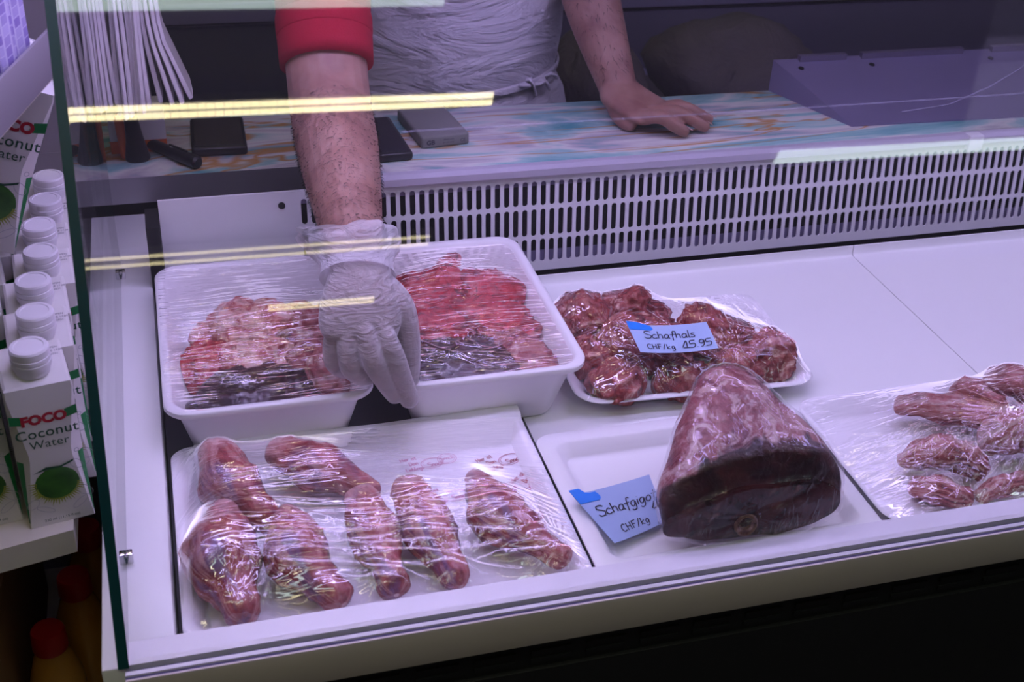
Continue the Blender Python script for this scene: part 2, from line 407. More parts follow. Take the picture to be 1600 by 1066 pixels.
def text_mesh(s, size, extrude=0.0, bold=0.0, align='CENTER', space=1.0):
    c = bpy.data.curves.new('t', 'FONT'); c.body = s; c.size = size; c.extrude = extrude; c.offset = bold
    c.align_x = align; c.space_character = space; c.resolution_u = 3
    o = bpy.data.objects.new('t', c); COL.objects.link(o)
    me = bpy.data.meshes.new_from_object(o.evaluated_get(bpy.context.evaluated_depsgraph_get()))
    bpy.data.objects.remove(o); return me
def text_bm(bm, s, size, M4, bold=0.0, align='CENTER', space=1.0):
    me = text_mesh(s, size, 0.0, bold, align, space); me.transform(M4); bm.from_mesh(me); KEEP.add(id(bm))

# handwriting, drawn as pen strokes
F_ = {
 'S': (.66, [[(.62,.85),(.45,1),(.15,.95),(.1,.72),(.35,.55),(.6,.35),(.5,.05),(.2,0),(.02,.15)]]),
 'c': (.5, [[(.42,.45),(.25,.55),(.05,.35),(.08,.08),(.25,0),(.45,.1)]]),
 'h': (.5, [[(.05,1),(.05,0)],[(.05,.35),(.2,.55),(.36,.48),(.38,0)]]),
 'a': (.52, [[(.4,.5),(.2,.55),(.04,.3),(.1,.02),(.28,.05),(.4,.3),(.4,.5),(.42,.05),(.5,0)]]),
 'f': (.46, [[(.5,.92),(.36,1),(.26,.8),(.2,-.3)],[(.02,.5),(.42,.5)]]),
 'l': (.22, [[(.08,1),(.08,.05),(.18,0)]]),
 's': (.42, [[(.36,.5),(.18,.55),(.06,.42),(.3,.22),(.3,.04),(.12,0),(.02,.08)]]),
 'g': (.5, [[(.4,.5),(.2,.55),(.05,.35),(.12,.05),(.3,.08),(.4,.45),(.4,-.2),(.2,-.38),(.02,-.25)]]),
 'i': (.22, [[(.1,.55),(.1,0)],[(.1,.75),(.11,.79)]]),
 'o': (.5, [[(.22,.55),(.04,.3),(.12,.02),(.32,.02),(.42,.28),(.32,.52),(.22,.55)]]),
 't': (.46, [[(.2,.9),(.18,.1),(.3,0),(.42,.08)],[(.0,.58),(.4,.6)]]),
 'C': (.6, [[(.55,.85),(.35,1),(.08,.75),(.05,.3),(.25,0),(.55,.12)]]),
 'H': (.62, [[(.05,1),(.05,0)],[(.5,1),(.5,0)],[(.05,.5),(.5,.5)]]),
 'F': (.55, [[(.06,1),(.06,0)],[(.0,1),(.5,1)],[(.06,.55),(.4,.55)]]),
 '/': (.45, [[(.0,-.1),(.35,1.05)]]),
 'k': (.5, [[(.05,1),(.05,0)],[(.4,.55),(.06,.25),(.42,0)]]),
 '1': (.62, [[(.0,.08),(.38,1),(.40,.0)],[(.08,0),(.62,.04)]]),
 '5': (.6, [[(.52,1),(.1,.95),(.08,.55),(.4,.58),(.52,.3),(.35,.02),(.02,.05)]]),
 '.': (.25, [[(.08,.0),(.1,.05)]]),
 '9': (.55, [[(.45,.8),(.25,1),(.05,.78),(.15,.5),(.42,.62),(.45,.9),(.42,.3),(.25,0),(.1,.02)]]),
 'D': (.6, [[(.08,1),(.08,0),(.4,.08),(.52,.5),(.36,.95),(.0,1)]]),
 'e': (.46, [[(.05,.28),(.38,.32),(.3,.55),(.1,.5),(.04,.2),(.18,0),(.4,.08)]]),
 'r': (.4, [[(.06,.55),(.06,0)],[(.06,.32),(.2,.54),(.36,.5)]]),
 'n': (.48, [[(.05,.55),(.05,0)],[(.05,.35),(.2,.55),(.36,.48),(.38,0)]]),
 'L': (.5, [[(.06,1),(.06,0),(.45,.02)]]),
 'b': (.48, [[(.05,1),(.05,0),(.3,.02),(.42,.28),(.28,.52),(.06,.4)]]),
 ' ': (.4, []),
}
def pen(bm, s, size, M4, wd=0.0012, space=1.0, slant=0.0, lift=0.0004):
    x = 0.0; KEEP.add(id(bm))
    for ch in s:
        adv, st = F_[ch]
        for pl in st:
            P = catmull([(a, b) for a, b in pl], 4) if len(pl) > 2 else [np.array(p, float) for p in pl]
            P = [np.array(((x + p[0] + slant * p[1]) * size, p[1] * size)) for p in P]
            prev = None
            for i, p in enumerate(P):
                t = P[min(i + 1, len(P) - 1)] - P[max(i - 1, 0)]; t = t / (np.linalg.norm(t) + 1e-9)
                nrm = np.array((-t[1], t[0])) * wd / 2
                a = bm.verts.new(M4 @ Vector((p[0] + nrm[0], p[1] + nrm[1], lift))); b = bm.verts.new(M4 @ Vector((p[0] - nrm[0], p[1] - nrm[1], lift)))
                if prev: bm.faces.new((prev[0], prev[1], b, a))
                prev = (a, b)
        x += adv * space
    return x * size
def oval(bm, M4, a, b, wd, cx=0, cy=0, n=28, lift=0.0004):
    prev = None; first = None; KEEP.add(id(bm))
    for i in range(n + 1):
        t = 2 * PI * i / n
        p = [bm.verts.new(M4 @ Vector((cx + (a + s) * math.cos(t), cy + (b + s) * math.sin(t), lift))) for s in (-wd / 2, wd / 2)]
        if prev: bm.faces.new((prev[0], prev[1], p[1], p[0]))
        prev = p
#==SETTING==
# ------------------------------------------------------------------ the setting
def struct(name, bm, m): return tag(obj(name, bm, m, smooth=False), kind='structure')
b = nb(); box(b, -3, 4, -2.5, 3.2, -0.1, 0); struct('floor', b, M['floor'])
b = nb(); box(b, -3, 4, -2.5, 3.2, 2.62, 2.72); struct('ceiling', b, M['ceil'])
b = nb(); box(b, -3, 4, 3.2, 3.3, 0, 2.62); struct('wall_back', b, M['wall'])
b = nb(); box(b, -3, 4, -2.6, -2.5, 0, 2.62); struct('wall_front', b, M['wall'])
b = nb(); box(b, -3.1, -3, -2.5, 3.2, 0, 2.62); struct('wall_left', b, M['wall'])
b = nb(); box(b, 4, 4.1, -2.5, 3.2, 0, 2.62); struct('wall_right', b, M['wall'])

# ceiling lights: twin-row lamps over the customers' aisle
def ceiling_lamp(label, x0, x1, y, rows, rw, gap, col, s, rot=-0.024, body=0.0, dots=True):
    cx = (x0 + x1) / 2
    t = thing('ceiling_light', label, 'ceiling light', (cx, y, 2.62), 'strip lights on the shop ceiling')
    b = nb(); W = rows * rw + (rows - 1) * gap + 0.024 + body
    box(b, x0 - .012, x1 + .012, y - W / 2, y + W / 2, 2.601, 2.62, .003); obj('housing', b, M['white'], t)
    for r in range(rows):
        yc = y - W / 2 + .012 + rw / 2 + r * (rw + gap)
        b = nb(); n = int((x1 - x0) / 0.020) if dots else 1
        for i in range(n):
            a = x0 + (x1 - x0) * i / n
            box(b, a + (.0006 if dots else 0), x0 + (x1 - x0) * (i + 1) / n - (.0006 if dots else 0), yc - rw / 2, yc + rw / 2, 2.597, 2.6005)
        obj('diode_row', b, emit('lamp_%s' % label[:18], col, s), t, smooth=False)
    t.rotation_euler.z = rot
    return t
ceiling_lamp('twin-row warm ceiling light mirrored as the bright yellow band across the glass', -0.42, 0.776, -0.472, 2, 0.0150, 0.0105, WARM, 15.0)
ceiling_lamp('twin-row warm ceiling light mirrored faintly above the white tubs', -0.54, 0.67, -1.018, 2, 0.008, 0.026, WARM, 6.0)
ceiling_lamp('short warm ceiling light mirrored over the gloved hand', 0.22, 0.53, -1.29, 2, 0.008, 0.010, WARM, 8.0)
ceiling_lamp('cool white ceiling light mirrored along the top of the slotted grille', 1.66, 2.86, -0.80, 2, 0.024, 0.004, COOL, 5.5)
ceiling_lamp('cool white ceiling light mirrored at the top left of the glass', -0.9, 0.62, -0.088, 1, 0.155, 0.01, COOL, 4.5, dots=False)
ceiling_lamp('cool white ceiling light mirrored at the top right of the glass', 1.71, 2.9, -0.19, 1, 0.06, 0.01, COOL, 11.0, dots=False)

ceiling_lamp('warm ceiling light over the aisle left of the counter', -1.9, -0.7, 0.15, 2, 0.022, 0.006, WARM, 26.0)  # unseen lamp, added to brighten the shelf cartons
ceiling_lamp('warm ceiling light behind the server above the back bench', -0.2, 1.0, 2.35, 2, 0.022, 0.006, WARM, 14.0)
# ------------------------------------------------------------------ display counter
X0, X1 = -0.093, 2.3
ctr = thing('display_counter', 'white refrigerated butcher display counter with slanted glass front', 'display counter', (1.1, 1.0, 0.0))
b = nb(); box(b, X0, -0.0376, 0.690, 1.467, 0.0, R, 0.002); obj('end_panel', b, M['white'], ctr)
b = nb(); profile_x(b, [(0.7155, 0.852), (0.7155, 0.8850), (0.6990, 0.8853), (0.6985, 0.8862), (0.6900, 0.8862), (0.6895, 0.876), (0.6850, 0.876),
                        (0.6848, 0.8850), (0.6808, 0.8850), (0.6806, 0.879), (0.6770, 0.879), (0.6770, 0.852)], -0.0755, X1)
obj('bottom_rail', b, M['alu'], ctr, smooth=False)
b = nb(); box(b, -0.0755, X1, 0.6852, 0.6894, 0.8762, 0.8812); obj('glass_groove_strip', b, M['rail_dark'], ctr, smooth=False, label='dark glass channel')  # dark strip laid in to make the groove darker
b = nb(); box(b, -0.0755, X1, 0.6769, 0.6806, 0.8792, 0.8832); obj('rail_groove', b, M['rail_dark'], ctr, smooth=False, label='dark groove')
b = nb(); box(b, -0.0755, X1, 0.6745, 0.6768, 0.8474, 0.8856, 0.0008); obj('front_fascia', b, M['cream'], ctr, label='cream fascia strip')
b = nb(); box(b, X0 + .004, X1, 0.688, 0.72, 0.10, 0.846)
for i in range(46):
    for r in range(3): box(b, -0.05 + i * .05, -0.05 + i * .05 + .036, 0.6865, 0.6885, 0.812 + r * .010, 0.817 + r * .010)
obj('front_panel', b, M['kick'], ctr, smooth=False, label='black front panel')
b = nb(); box(b, X0 + .004, X1, 0.684, 0.690, 0.10, 0.806, 0.001); obj('lower_panel', b, M['kick'], ctr)
b = nb(); box(b, -0.0376, X1, 0.7155, 1.50, 0.10, 0.80); obj('base_tank', b, M['dark'], ctr, smooth=False)
b = nb(); box(b, -0.036, X1, 0.7160, 1.250, 0.80, 0.8475); obj('well_floor', b, M['well'], ctr, smooth=False)

# slotted air grille, leaning back nine degrees
ga = math.radians(9); GO = Vector((0, 1.290, 0.853)); GU = Vector((0, math.sin(ga), math.cos(ga)))
def gp(x, wv, off=0.0): return GO + Vector((x, 0, 0)) + GU * wv + Vector((0, math.cos(ga), -math.sin(ga))) * off
def slot_cell(bm, x0, x1, w0, w1, sx, s0, s1, r):
    n = 6; inner = []; cx = (x0 + x1) / 2
    for i in range(n + 1): a = i * PI / n; inner.append((cx + r * math.cos(a), s1 - r + r * math.sin(a)))
    for i in range(n + 1): a = PI + i * PI / n; inner.append((cx + r * math.cos(a), s0 + r + r * math.sin(a)))
    out = []
    for (px, pw) in inner:
        dx, dw = px - cx, pw - (s0 + s1) / 2
        if pw >= s1 - r - 1e-6:
            t = (px - cx) / r; out.append((x0 + (x1 - x0) * (t + 1) / 2, w1))
        else:
            t = (px - cx) / r; out.append((x0 + (x1 - x0) * (t + 1) / 2, w0))
    V = [bm.verts.new(gp(*p)) for p in inner]; O = [bm.verts.new(gp(*p)) for p in out]
    B = [bm.verts.new(gp(p[0], p[1], 0.002)) for p in inner]
    m = len(V)
    for i in range(m):
        k = (i + 1) % m
        try: bm.faces.new((V[i], V[k], O[k], O[i]))
        except ValueError: pass
        bm.faces.new((V[k], V[i], B[i], B[k]))
b = nb(); pitch = 0.0119; gx0 = 0.1378; ncol = 132; HT = 0.1225
rows_ = [(0.0, 0.0405, 0.008, 0.0385), (0.0405, 0.0802, 0.0425, 0.0780), (0.0802, HT, 0.0825, 0.1140)]
for i in range(ncol):
    for (w0, w1, s0, s1) in rows_: slot_cell(b, gx0 + i * pitch, gx0 + (i + 1) * pitch, w0, w1, 0, s0, s1, 0.0035)
gx1 = gx0 + ncol * pitch
def gquad(bm, x0, x1, w0, w1, off=0):
    bm.faces.new([bm.verts.new(gp(x, wv, off)) for x, wv in ((x0, w0), (x1, w0), (x1, w1), (x0, w1))])
gquad(b, -0.022, gx0, 0, HT); gquad(b, gx1, X1, 0, HT)
for k in range(1): gquad(b, -0.022, X1, -0.004, 0, 0.0)
extrude_poly(b, [gp(-0.022, HT), gp(-0.022, HT + .0015), gp(X1, HT + .0015), gp(X1, HT)], (0, 0.004, 0))
KEEP.add(id(b)); grille = obj('air_grille', b, M['grille'], ctr, smooth=False)
b = nb(); lathe(b, [(0.0042, 0), (0.0042, 0.0012), (0.003, 0.0016)], gp(0.1177, 0.108), 16, (0, -math.cos(ga), math.sin(ga))); obj('screw', b, M['black'], ctr)
b = nb(); gquad(b, -0.022, X1, -0.004, 0.0215, 0.006); gquad(b, -0.022, X1, 0.1065, HT, 0.006); KEEP.add(id(b))
obj('grille_lip', b, M['purple_steel'], ctr, smooth=False)
b = nb(); box(b, 0.195, X1, 1.322, 1.45, 0.80, 0.955); box(b, 0.13, 0.195, 1.322, 1.334, 0.80, 0.955); box(b, -0.0376, 0.13, 1.322, 1.45, 0.80, 0.87); box(b, -0.0376, -0.0225, 1.27, 1.32, 0.80, 0.962); obj('dark_slot_backing', b, M['dark'], ctr, smooth=False)  # near-black boxes: the unlit space behind the slots is put into their colour
b = nb(); box(b, -0.0370, X1, 1.253, 1.288, 0.80, 0.838); obj('dark_gap_fill', b, M['dark'], ctr, smooth=False)  # black fill for the shaded gap between deck and grille
b = nb(); profile_x(b, [(1.302, 0.9755), (1.302, 0.984), (1.310, 0.9868), (1.3190, 0.9868), (1.3190, 0.9755)], 0.195, X1); obj('grille_trim', b, M['trim'], ctr, smooth=False)

# glass
GA = math.radians(33); gdir = Vector((0, math.sin(GA), math.cos(GA))); gn = Vector((0, -math.cos(GA), math.sin(GA)))
def gl(x, s, t=0.0): return Vector((x, 0.688, R)) + gdir * s - gn * t
SL = 0.700; XL = -0.0735
b = nb(); s0 = -0.0085
extrude_poly(b, [gl(XL, s0), gl(X1, s0), gl(X1, SL), gl(XL, SL)], -gn * 0.0055); b.faces.ensure_lookup_table()
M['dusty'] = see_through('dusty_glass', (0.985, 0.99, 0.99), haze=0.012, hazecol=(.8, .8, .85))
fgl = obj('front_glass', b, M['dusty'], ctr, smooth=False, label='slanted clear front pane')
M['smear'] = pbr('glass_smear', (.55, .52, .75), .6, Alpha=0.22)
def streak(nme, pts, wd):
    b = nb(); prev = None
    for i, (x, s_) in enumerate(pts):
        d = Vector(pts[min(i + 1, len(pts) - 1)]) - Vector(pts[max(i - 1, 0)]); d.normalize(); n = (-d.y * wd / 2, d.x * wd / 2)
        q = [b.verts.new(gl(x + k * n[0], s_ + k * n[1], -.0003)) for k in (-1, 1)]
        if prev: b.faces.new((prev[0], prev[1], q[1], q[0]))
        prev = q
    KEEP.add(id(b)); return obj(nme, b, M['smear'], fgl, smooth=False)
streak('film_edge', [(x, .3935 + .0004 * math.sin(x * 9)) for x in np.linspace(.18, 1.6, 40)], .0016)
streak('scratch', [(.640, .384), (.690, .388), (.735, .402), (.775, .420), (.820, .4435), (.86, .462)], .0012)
b = nb(); xa, xb = -0.0806, -0.0725; yb = 1.337
prof = [(0.688 - .0002, R + .0003), (yb, R + .0003), (yb, R + SL * math.cos(GA)), (0.688 + SL * math.sin(GA) - .0002, R + SL * math.cos(GA))]
extrude_poly(b, [(xa, y, z) for y, z in prof], (xb - xa, 0, 0)); b.faces.ensure_lookup_table()
bmesh.ops.recalc_face_normals(b, faces=b.faces[:])
for f in b.faces: f.material_index = 0 if abs(f.normal.x) > .9 else 1
obj('side_glass', b, [M['glass'], M['edge']], ctr, smooth=False, label='clear side pane with dark green edge')
for yy in (0.808, 1.300):
    b = nb(); box(b, xb - .0002, xb + .0055, yy - .004, yy + .004, R, R + .011, .0012); obj('glass_clip', b, M['chrome'], ctr)
zt = R + SL * math.cos(GA); yt = 0.688 + SL * math.sin(GA)
b = nb(); box(b, -0.09, X1, yt - .01, yt + .15, zt + .001, zt + .03, .003); obj('canopy', b, M['white'], ctr)
for xa, xb_, st in ((-0.066, 0.46, 38.0), (0.50, 1.06, 20.0), (1.10, 1.66, 20.0), (1.70, 2.25, 20.0)):
    b = nb(); box(b, xa, xb_, yt + .045, yt + .075, zt - .006, zt + .0005); obj('light_tube', b, emit('case_tube', CASE_COL, st), ctr, smooth=False)
b = nb(); box(b, 1.0420, X1, 1.3155, 1.3195, 0.9885, 1.33)
for f in b.faces: pass
obj('rear_glass', b, M['glass'], ctr, smooth=False, label='upright clear rear pane'); 
b = nb(); box(b, 1.045, 1.067, 1.299, 1.3145, 0.966, 0.988, .002); obj('pane_bracket', b, M['grille'], ctr)

# violet meat lamp hanging over the front of the counter
hl = thing('hanging_lamp', 'long violet meat lamp hanging above the counter glass', 'lamp', (1.0, .80, 1.74))
b = nb(); profile_x(b, [(.735, 1.675), (.735, 1.76), (.862, 1.76), (.862, 1.606), (.859, 1.606), (.859, 1.756), (.738, 1.756), (.738, 1.675)], -.42, 2.45); obj('lamp_shade', b, M['alu'], hl, smooth=False)
for xa, xb_, st in ((-.40, .26, 33.0), (.28, 2.43, 21.5)):
    b = nb(); box(b, xa, xb_, .780, .810, 1.705, 1.712); obj('lamp_tube', b, emit('meat_lamp_tube', CASE_COL, st), hl, smooth=False)
for x in (-.2, 1.0, 2.2):
    b = nb(); box(b, x, x + .006, .797, .803, 1.76, 2.62); obj('hanging_rod', b, M['chrome'], hl, smooth=False)
# white deck plates
for i, (xa, xb_) in enumerate([(-0.036, 0.3260), (0.3272, 0.8650), (0.8662, 1.386), (1.3872, 1.907)]):
    if i == 0: continue
    b = nb()
    profile_x(b, [(0.7165, D - .002), (1.2512, D - .002), (1.2512, D + .0140), (1.2492, D + .0140), (1.2490, D + .003), (1.2462, D + .0006), (1.242, D), (0.7165, D)], xa, xb_)
    tag(obj('deck_plate', b, M['deck'], smooth=True, loc=((xa + xb_) / 2, 0.98, D - .002), angle=0.9),
        ['', 'white deck plate under the neck meat tray and the wrapped leg', 'bare white deck plate right of the long joint line',
         'white deck plate at the far right end of the counter'][i], 'deck plate', 'white deck plates in the display counter')

# worktop behind the case
b = nb(); box(b, 0.195, X1, 1.3195, 1.507, 0.966, 0.9868, .001)
tag(obj('worktop', b, M['marble'], loc=(1.1, 1.41, .966)), 'marble patterned worktop behind the slotted grille', 'worktop')
b = nb(); box(b, -0.50, 0.188, 1.468, 1.66, 0.8995, 0.9350); b.faces.ensure_lookup_table(); bmesh.ops.recalc_face_normals(b, faces=b.faces[:])
for f in b.faces: f.material_index = 0 if f.normal.z > .9 else 1
tag(obj('worktop_flap', b, [M['marble'], M['steel']], loc=(-.06, 1.56, .8995), smooth=False), 'lower marble patterned worktop with steel edge under the black marker pen', 'worktop')
#==TRAYS==
# ------------------------------------------------------------------ tubs and trays
def tub_bm(cx, cy, hw, hd, h, taper, r=0.022, lip=0.009, z0=D):
    b = nb(); L_ = []
    def add(ins, z, rad): L_.append([(x, y, z0 + z) for x, y in rr(cx, cy, hw - ins, hd - ins, rad)])
    ot = taper + lip
    add(ot + .006, 0, r); add(ot + .0015, .0015, r); add(ot, .006, r)
    add(lip + .001, h - .010, r); add(lip, h - .0075, r); add(.001, h - .0075, r + .004); add(0, h - .006, r + .004); add(0, h - .0012, r + .004); add(.0012, h, r + .004)
    add(lip - .002, h, r + .002); add(lip + .0008, h - .0025, r); add(ot + .0035, .010, r); add(ot + .006, .0045, r); add(ot + .012, .003, r - .006)
    rings(b, L_); return b
TZ = 0.075
LT = (0.067, 1.1035, 0.1005, 0.147); RT = (0.287, 1.1035, 0.1010, 0.147)
tag(obj('meat_tub', tub_bm(*LT[:4], TZ, .015, z0=D - .002), M['tub'], loc=(LT[0], LT[1], D - .002), angle=0.9), 'deep white tub of pink fat and dark offal at the left end', 'tub', 'deep white plastic tubs')
tag(obj('meat_tub', tub_bm(*RT[:4], TZ, .015, z0=D + .0002), M['tub'], loc=(RT[0], RT[1], D), angle=0.9), 'deep white tub of bright red offal held by the gloved hand', 'tub', 'deep white plastic tubs')
def tray_bm(cx, cy, hw, hd, h, rim, slope, r, z0=D, t=.003, rot=0.0):
    b = nb(); L_ = []
    def add(ins, z, rad): L_.append([(x, y, z0 + z) for x, y in rr(cx, cy, hw - ins, hd - ins, rad)])
    add(rim + slope + .002, 0, r); add(rim + slope, .001, r); add(.003, h - .004, r); add(.0006, h - .003, r); add(0, h - .0015, r); add(.0012, h, r)
    add(rim - .003, h, r * .9); add(rim, h - .0012, r * .85); add(rim + slope * .8, t + .003, r * .75); add(rim + slope, t + .0008, r * .7); add(rim + slope + .006, t, r * .6)
    rings(b, L_)
    if rot: bmesh.ops.rotate(b, verts=b.verts[:], cent=(cx, cy, 0), matrix=Matrix.Rotation(rot, 3, 'Z'))
    return b
SHT = (0.1425, 0.8505, 0.175, 0.1305)      # shank tray
tag(obj('shank_tray', tray_bm(*SHT, .020, .010, .010, .018, z0=D - .002), M['foam'], loc=(SHT[0], SHT[1], D), angle=0.9), 'wide white foam tray holding six wrapped lamb shanks', 'tray')
LGT = (0.4620, 0.8225, 0.1425, 0.1035)
tag(obj('deep_rimmed_tray', tray_bm(*LGT, .019, .018, .009, .016, z0=D + .0006), M['white'], loc=(LGT[0], LGT[1], D), angle=0.9), 'hard white tray with sunken floor under the wrapped leg', 'tray')
RBT = (0.8080, 0.8225, 0.2010, 0.1035)
tag(obj('rib_tray', tray_bm(*RBT, .022, .008, .014, .026, z0=D + .0006), M['foam'], loc=(RBT[0], RBT[1], D), angle=0.9), 'white foam tray of wrapped rib bones at the right front', 'tray')
NKT = (0.5235, 1.0560, 0.1370, 0.0990); NROT = -0.050
tag(obj('neck_tray', tray_bm(*NKT, .022, .008, .016, .030, rot=NROT, z0=D + .0006), M['foam'], loc=(NKT[0], NKT[1], D), angle=0.9), 'white foam tray of neck meat beside the right tub', 'tray')

# printed paper under the shanks, its back edge turned up against the tubs
b = nb()
loops = []
for (y, z) in [(0.735, D + .0032), (0.80, D + .0036), (0.88, D + .0036), (0.935, D + .0050), (0.952, D + .014), (0.962, D + .0222), (0.974, D + .0228), (0.980, D + .0205), (0.982, D + .013)]:
    loops.append([(x, y + .002 * math.sin(x * 31), z + (.0016 * math.sin(x * 23) if z > D + .02 else 0)) for x in np.linspace(-.010, .3165, 40)])
dense = []
for i in range(len(loops) - 1):
    for q in range(5): dense.append([tuple(np.array(p) * (1 - q / 5) + np.array(r_) * q / 5) for p, r_ in zip(loops[i], loops[i + 1])])
dense.append(loops[-1]); rings(b, dense[::-1], False, False, closed=False); KEEP.add(id(b))
paper = thing('butcher_paper', 'white butcher paper with red print lining the shank tray', 'paper', (0.15, 0.86, D + .003))
obj('sheet', b, M['paper'], paper)
def print_on(px, py, ang, size, mat, full=True, stamp=False, z=D + .0046):
    T = Matrix.Translation((px, py, z)) @ Matrix.Rotation(ang, 4, 'Z'); b = nb()
    if stamp:
        oval(b, T, size * 1.5, size * 1.25, .0006); oval(b, T, size * 1.2, size * .95, .0004); pen(b, 'Snack', size * .8, T @ Matrix.Translation((-size, -size * .2, 0)), .0007)
    else:
        pen(b, 'Hier ist', size, T @ Matrix.Translation((0, size * 1.6, 0)), .0009)
        pen(b, 'Dein', size, T @ Matrix.Translation((size * 1.3, 0, 0)), .0009)
        pen(b, 'Lieblings', size, T @ Matrix.Translation((size * .2, -size * 1.6, 0)), .0009)
        if full:
            pen(b, 'Snack', size * 1.2, T @ Matrix.Translation((size * 4.6, -size * 1.4, 0)), .0010)
            oval(b, T, size * 2.2, size * 1.5, .0006, size * 5.6, -size * .4); oval(b, T, size * 1.9, size * 1.2, .0004, size * 5.7, -size * .3)
    obj('printing', b, mat, paper, smooth=False)
print_on(0.186, 0.921, 0.12, .0052, M['print_pale']); print_on(0.262, 0.905, 0.30, .0055, M['print_red'])
print_on(0.291, 0.868, 0.62, .0058, M['print_red'], full=False); print_on(0.296, 0.820, 0.35, .0068, M['print_red'], stamp=True)
print_on(0.231, 0.926, 0.1, .0064, M['print_pale'], stamp=True); print_on(0.196, 0.868, 0.1, .0055, M['print_pale']); print_on(0.247, 0.866, 0.15, .0052, M['print_pale'])
print_on(0.301, 0.777, 0.5, .005, M['print_red'], stamp=True)

# ------------------------------------------------------------------ meat
def bake(bm):
    bm.normal_update(); return BVHTree.FromBMesh(bm)
TREES = {}
def meat(tray, name, label, cat, pts, rad, mat, group=None, disp=(0.004, 45, 0), up=(0, 0, 1), seg=28, sub=8, floor=None, post=None):
    b = nb(); loft(b, pts, rad, up, seg, sub, disp=(disp[0], disp[1], disp[2] or random.random() * 50))
    if post: post(b)
    if floor is not None:
        for v in b.verts:
            if v.co.z < floor: v.co.z = floor + (v.co.z - floor) * .04
    bmesh.ops.recalc_face_normals(b, faces=b.faces[:])
    TREES.setdefault(tray, []).append(bake(b))
    c = np.mean([np.array(v.co) for v in b.verts], axis=0); z = min(v.co.z for v in b.verts)
    return tag(obj(name, b, mat, loc=(c[0], c[1], z), angle=0), label, cat, group)
fS = D + .0045
SHG = 'lamb shanks in the foam tray'
def shank(label, a, mid, e, rmid, ra=.014, re=.013, sd=1):
    a, mid, e = [np.array(p, float) for p in (a, mid, e)]
    q1 = (a + mid) / 2 + (0, 0, .002); q2 = mid * .45 + e * .55
    return meat('sh', 'lamb_shank', label, 'meat', [a, q1, mid, q2, e], [(ra, ra), (rmid * .86, rmid * .74), (rmid * 1.07, rmid * .92), (rmid * .66, rmid * .60), (re * .92, re * .9)],
                M['shank'], SHG, (0.0042, 34, sd), floor=fS)
shank('thickest lamb shank, pale-tipped, at the front left corner', (.012, .850, .888), (.0045, .790, .886), (.016, .737, .876), .0315, .013, .017, 3)
shank('rounded lamb shank lying behind the front left one', (.010, .932, .890), (.019, .893, .885), (.050, .850, .872), .027, .019, .014, 9)
shank('lamb shank lying sideways just in front of the left tub', (.068, .928, .886), (.102, .903, .884), (.147, .874, .870), .0245, .016, .011, 15)
shank('lamb shank second from left in the front row', (.064, .834, .886), (.067, .785, .883), (.092, .742, .874), .0285, .014, .017, 22)
shank('lamb shank third from left in the front row', (.132, .846, .885), (.135, .800, .880), (.141, .743, .874), .0225, .015, .016, 31)
shank('lamb shank with flat top in the middle of the front row', (.176, .844, .887), (.184, .795, .883), (.196, .740, .873), .0245, .017, .013, 37)
shank('tapered lamb shank pointing right beside the printed paper', (.238, .848, .888), (.250, .796, .884), (.292, .745, .874), .0255, .010, .012, 45)

# wrapped leg: cut face to the front, narrowing up to the shank end
b = nb(); cs = [(.470, .738, .898, .088, .029), (.471, .7430, .906, .090, .0370), (.472, .753, .911, .090, .041), (.473, .772, .916, .084, .045), (.475, .792, .921, .073, .046),
               (.4765, .812, .932, .059, .044), (.478, .830, .945, .044, .035), (.479, .846, .954, .034, .027), (.480, .855, .957, .028, .021), (.480, .861, .957, .012, .010)]
loops = []
for i, (cx, cy, cz, a, h) in enumerate(cs):
    lp = []
    for j in range(56):
        t = 2 * PI * j / 56; ct, st = math.cos(t), math.sin(t)
        x = cx + a * math.copysign(abs(ct) ** .8, ct); z = cz + h * math.copysign(abs(st) ** .85, st)
        if ct < 0 and i < 5: z -= (.007 - i * .001) * (-ct) * (st + .4)
        q = Vector((x, cy, z)); nz = noise.fractal(q * 26, .9, 2, 4); nz2 = noise.noise(q * 70)
        x += nz * .004 * ct; z += nz * .004 * st + nz2 * .0012
        z = max(z, D + .0095 - .004); y = cy + noise.noise(q * 30 + Vector((4, 1, 2))) * .004 - (.006 * (z - .88) / .06 if i < 2 else 0) * -1
        lp.append((x, y, max(z, D + .0045)))
    loops.append(lp)
fine = []
for i in range(len(loops) - 1):
    for s in range(4):
        fine.append([tuple(np.array(loops[i][j]) * (1 - s / 4) + np.array(loops[i + 1][j]) * s / 4) for j in range(56)])
fine.append(loops[-1]); rings(b, fine, cap0=False)
leg = thing('leg_of_mutton', 'large wrapped leg of mutton with dark cut face in the sunken tray', 'meat', (.472, .79, D + .0045))
TREES['leg'] = [bake(b)]
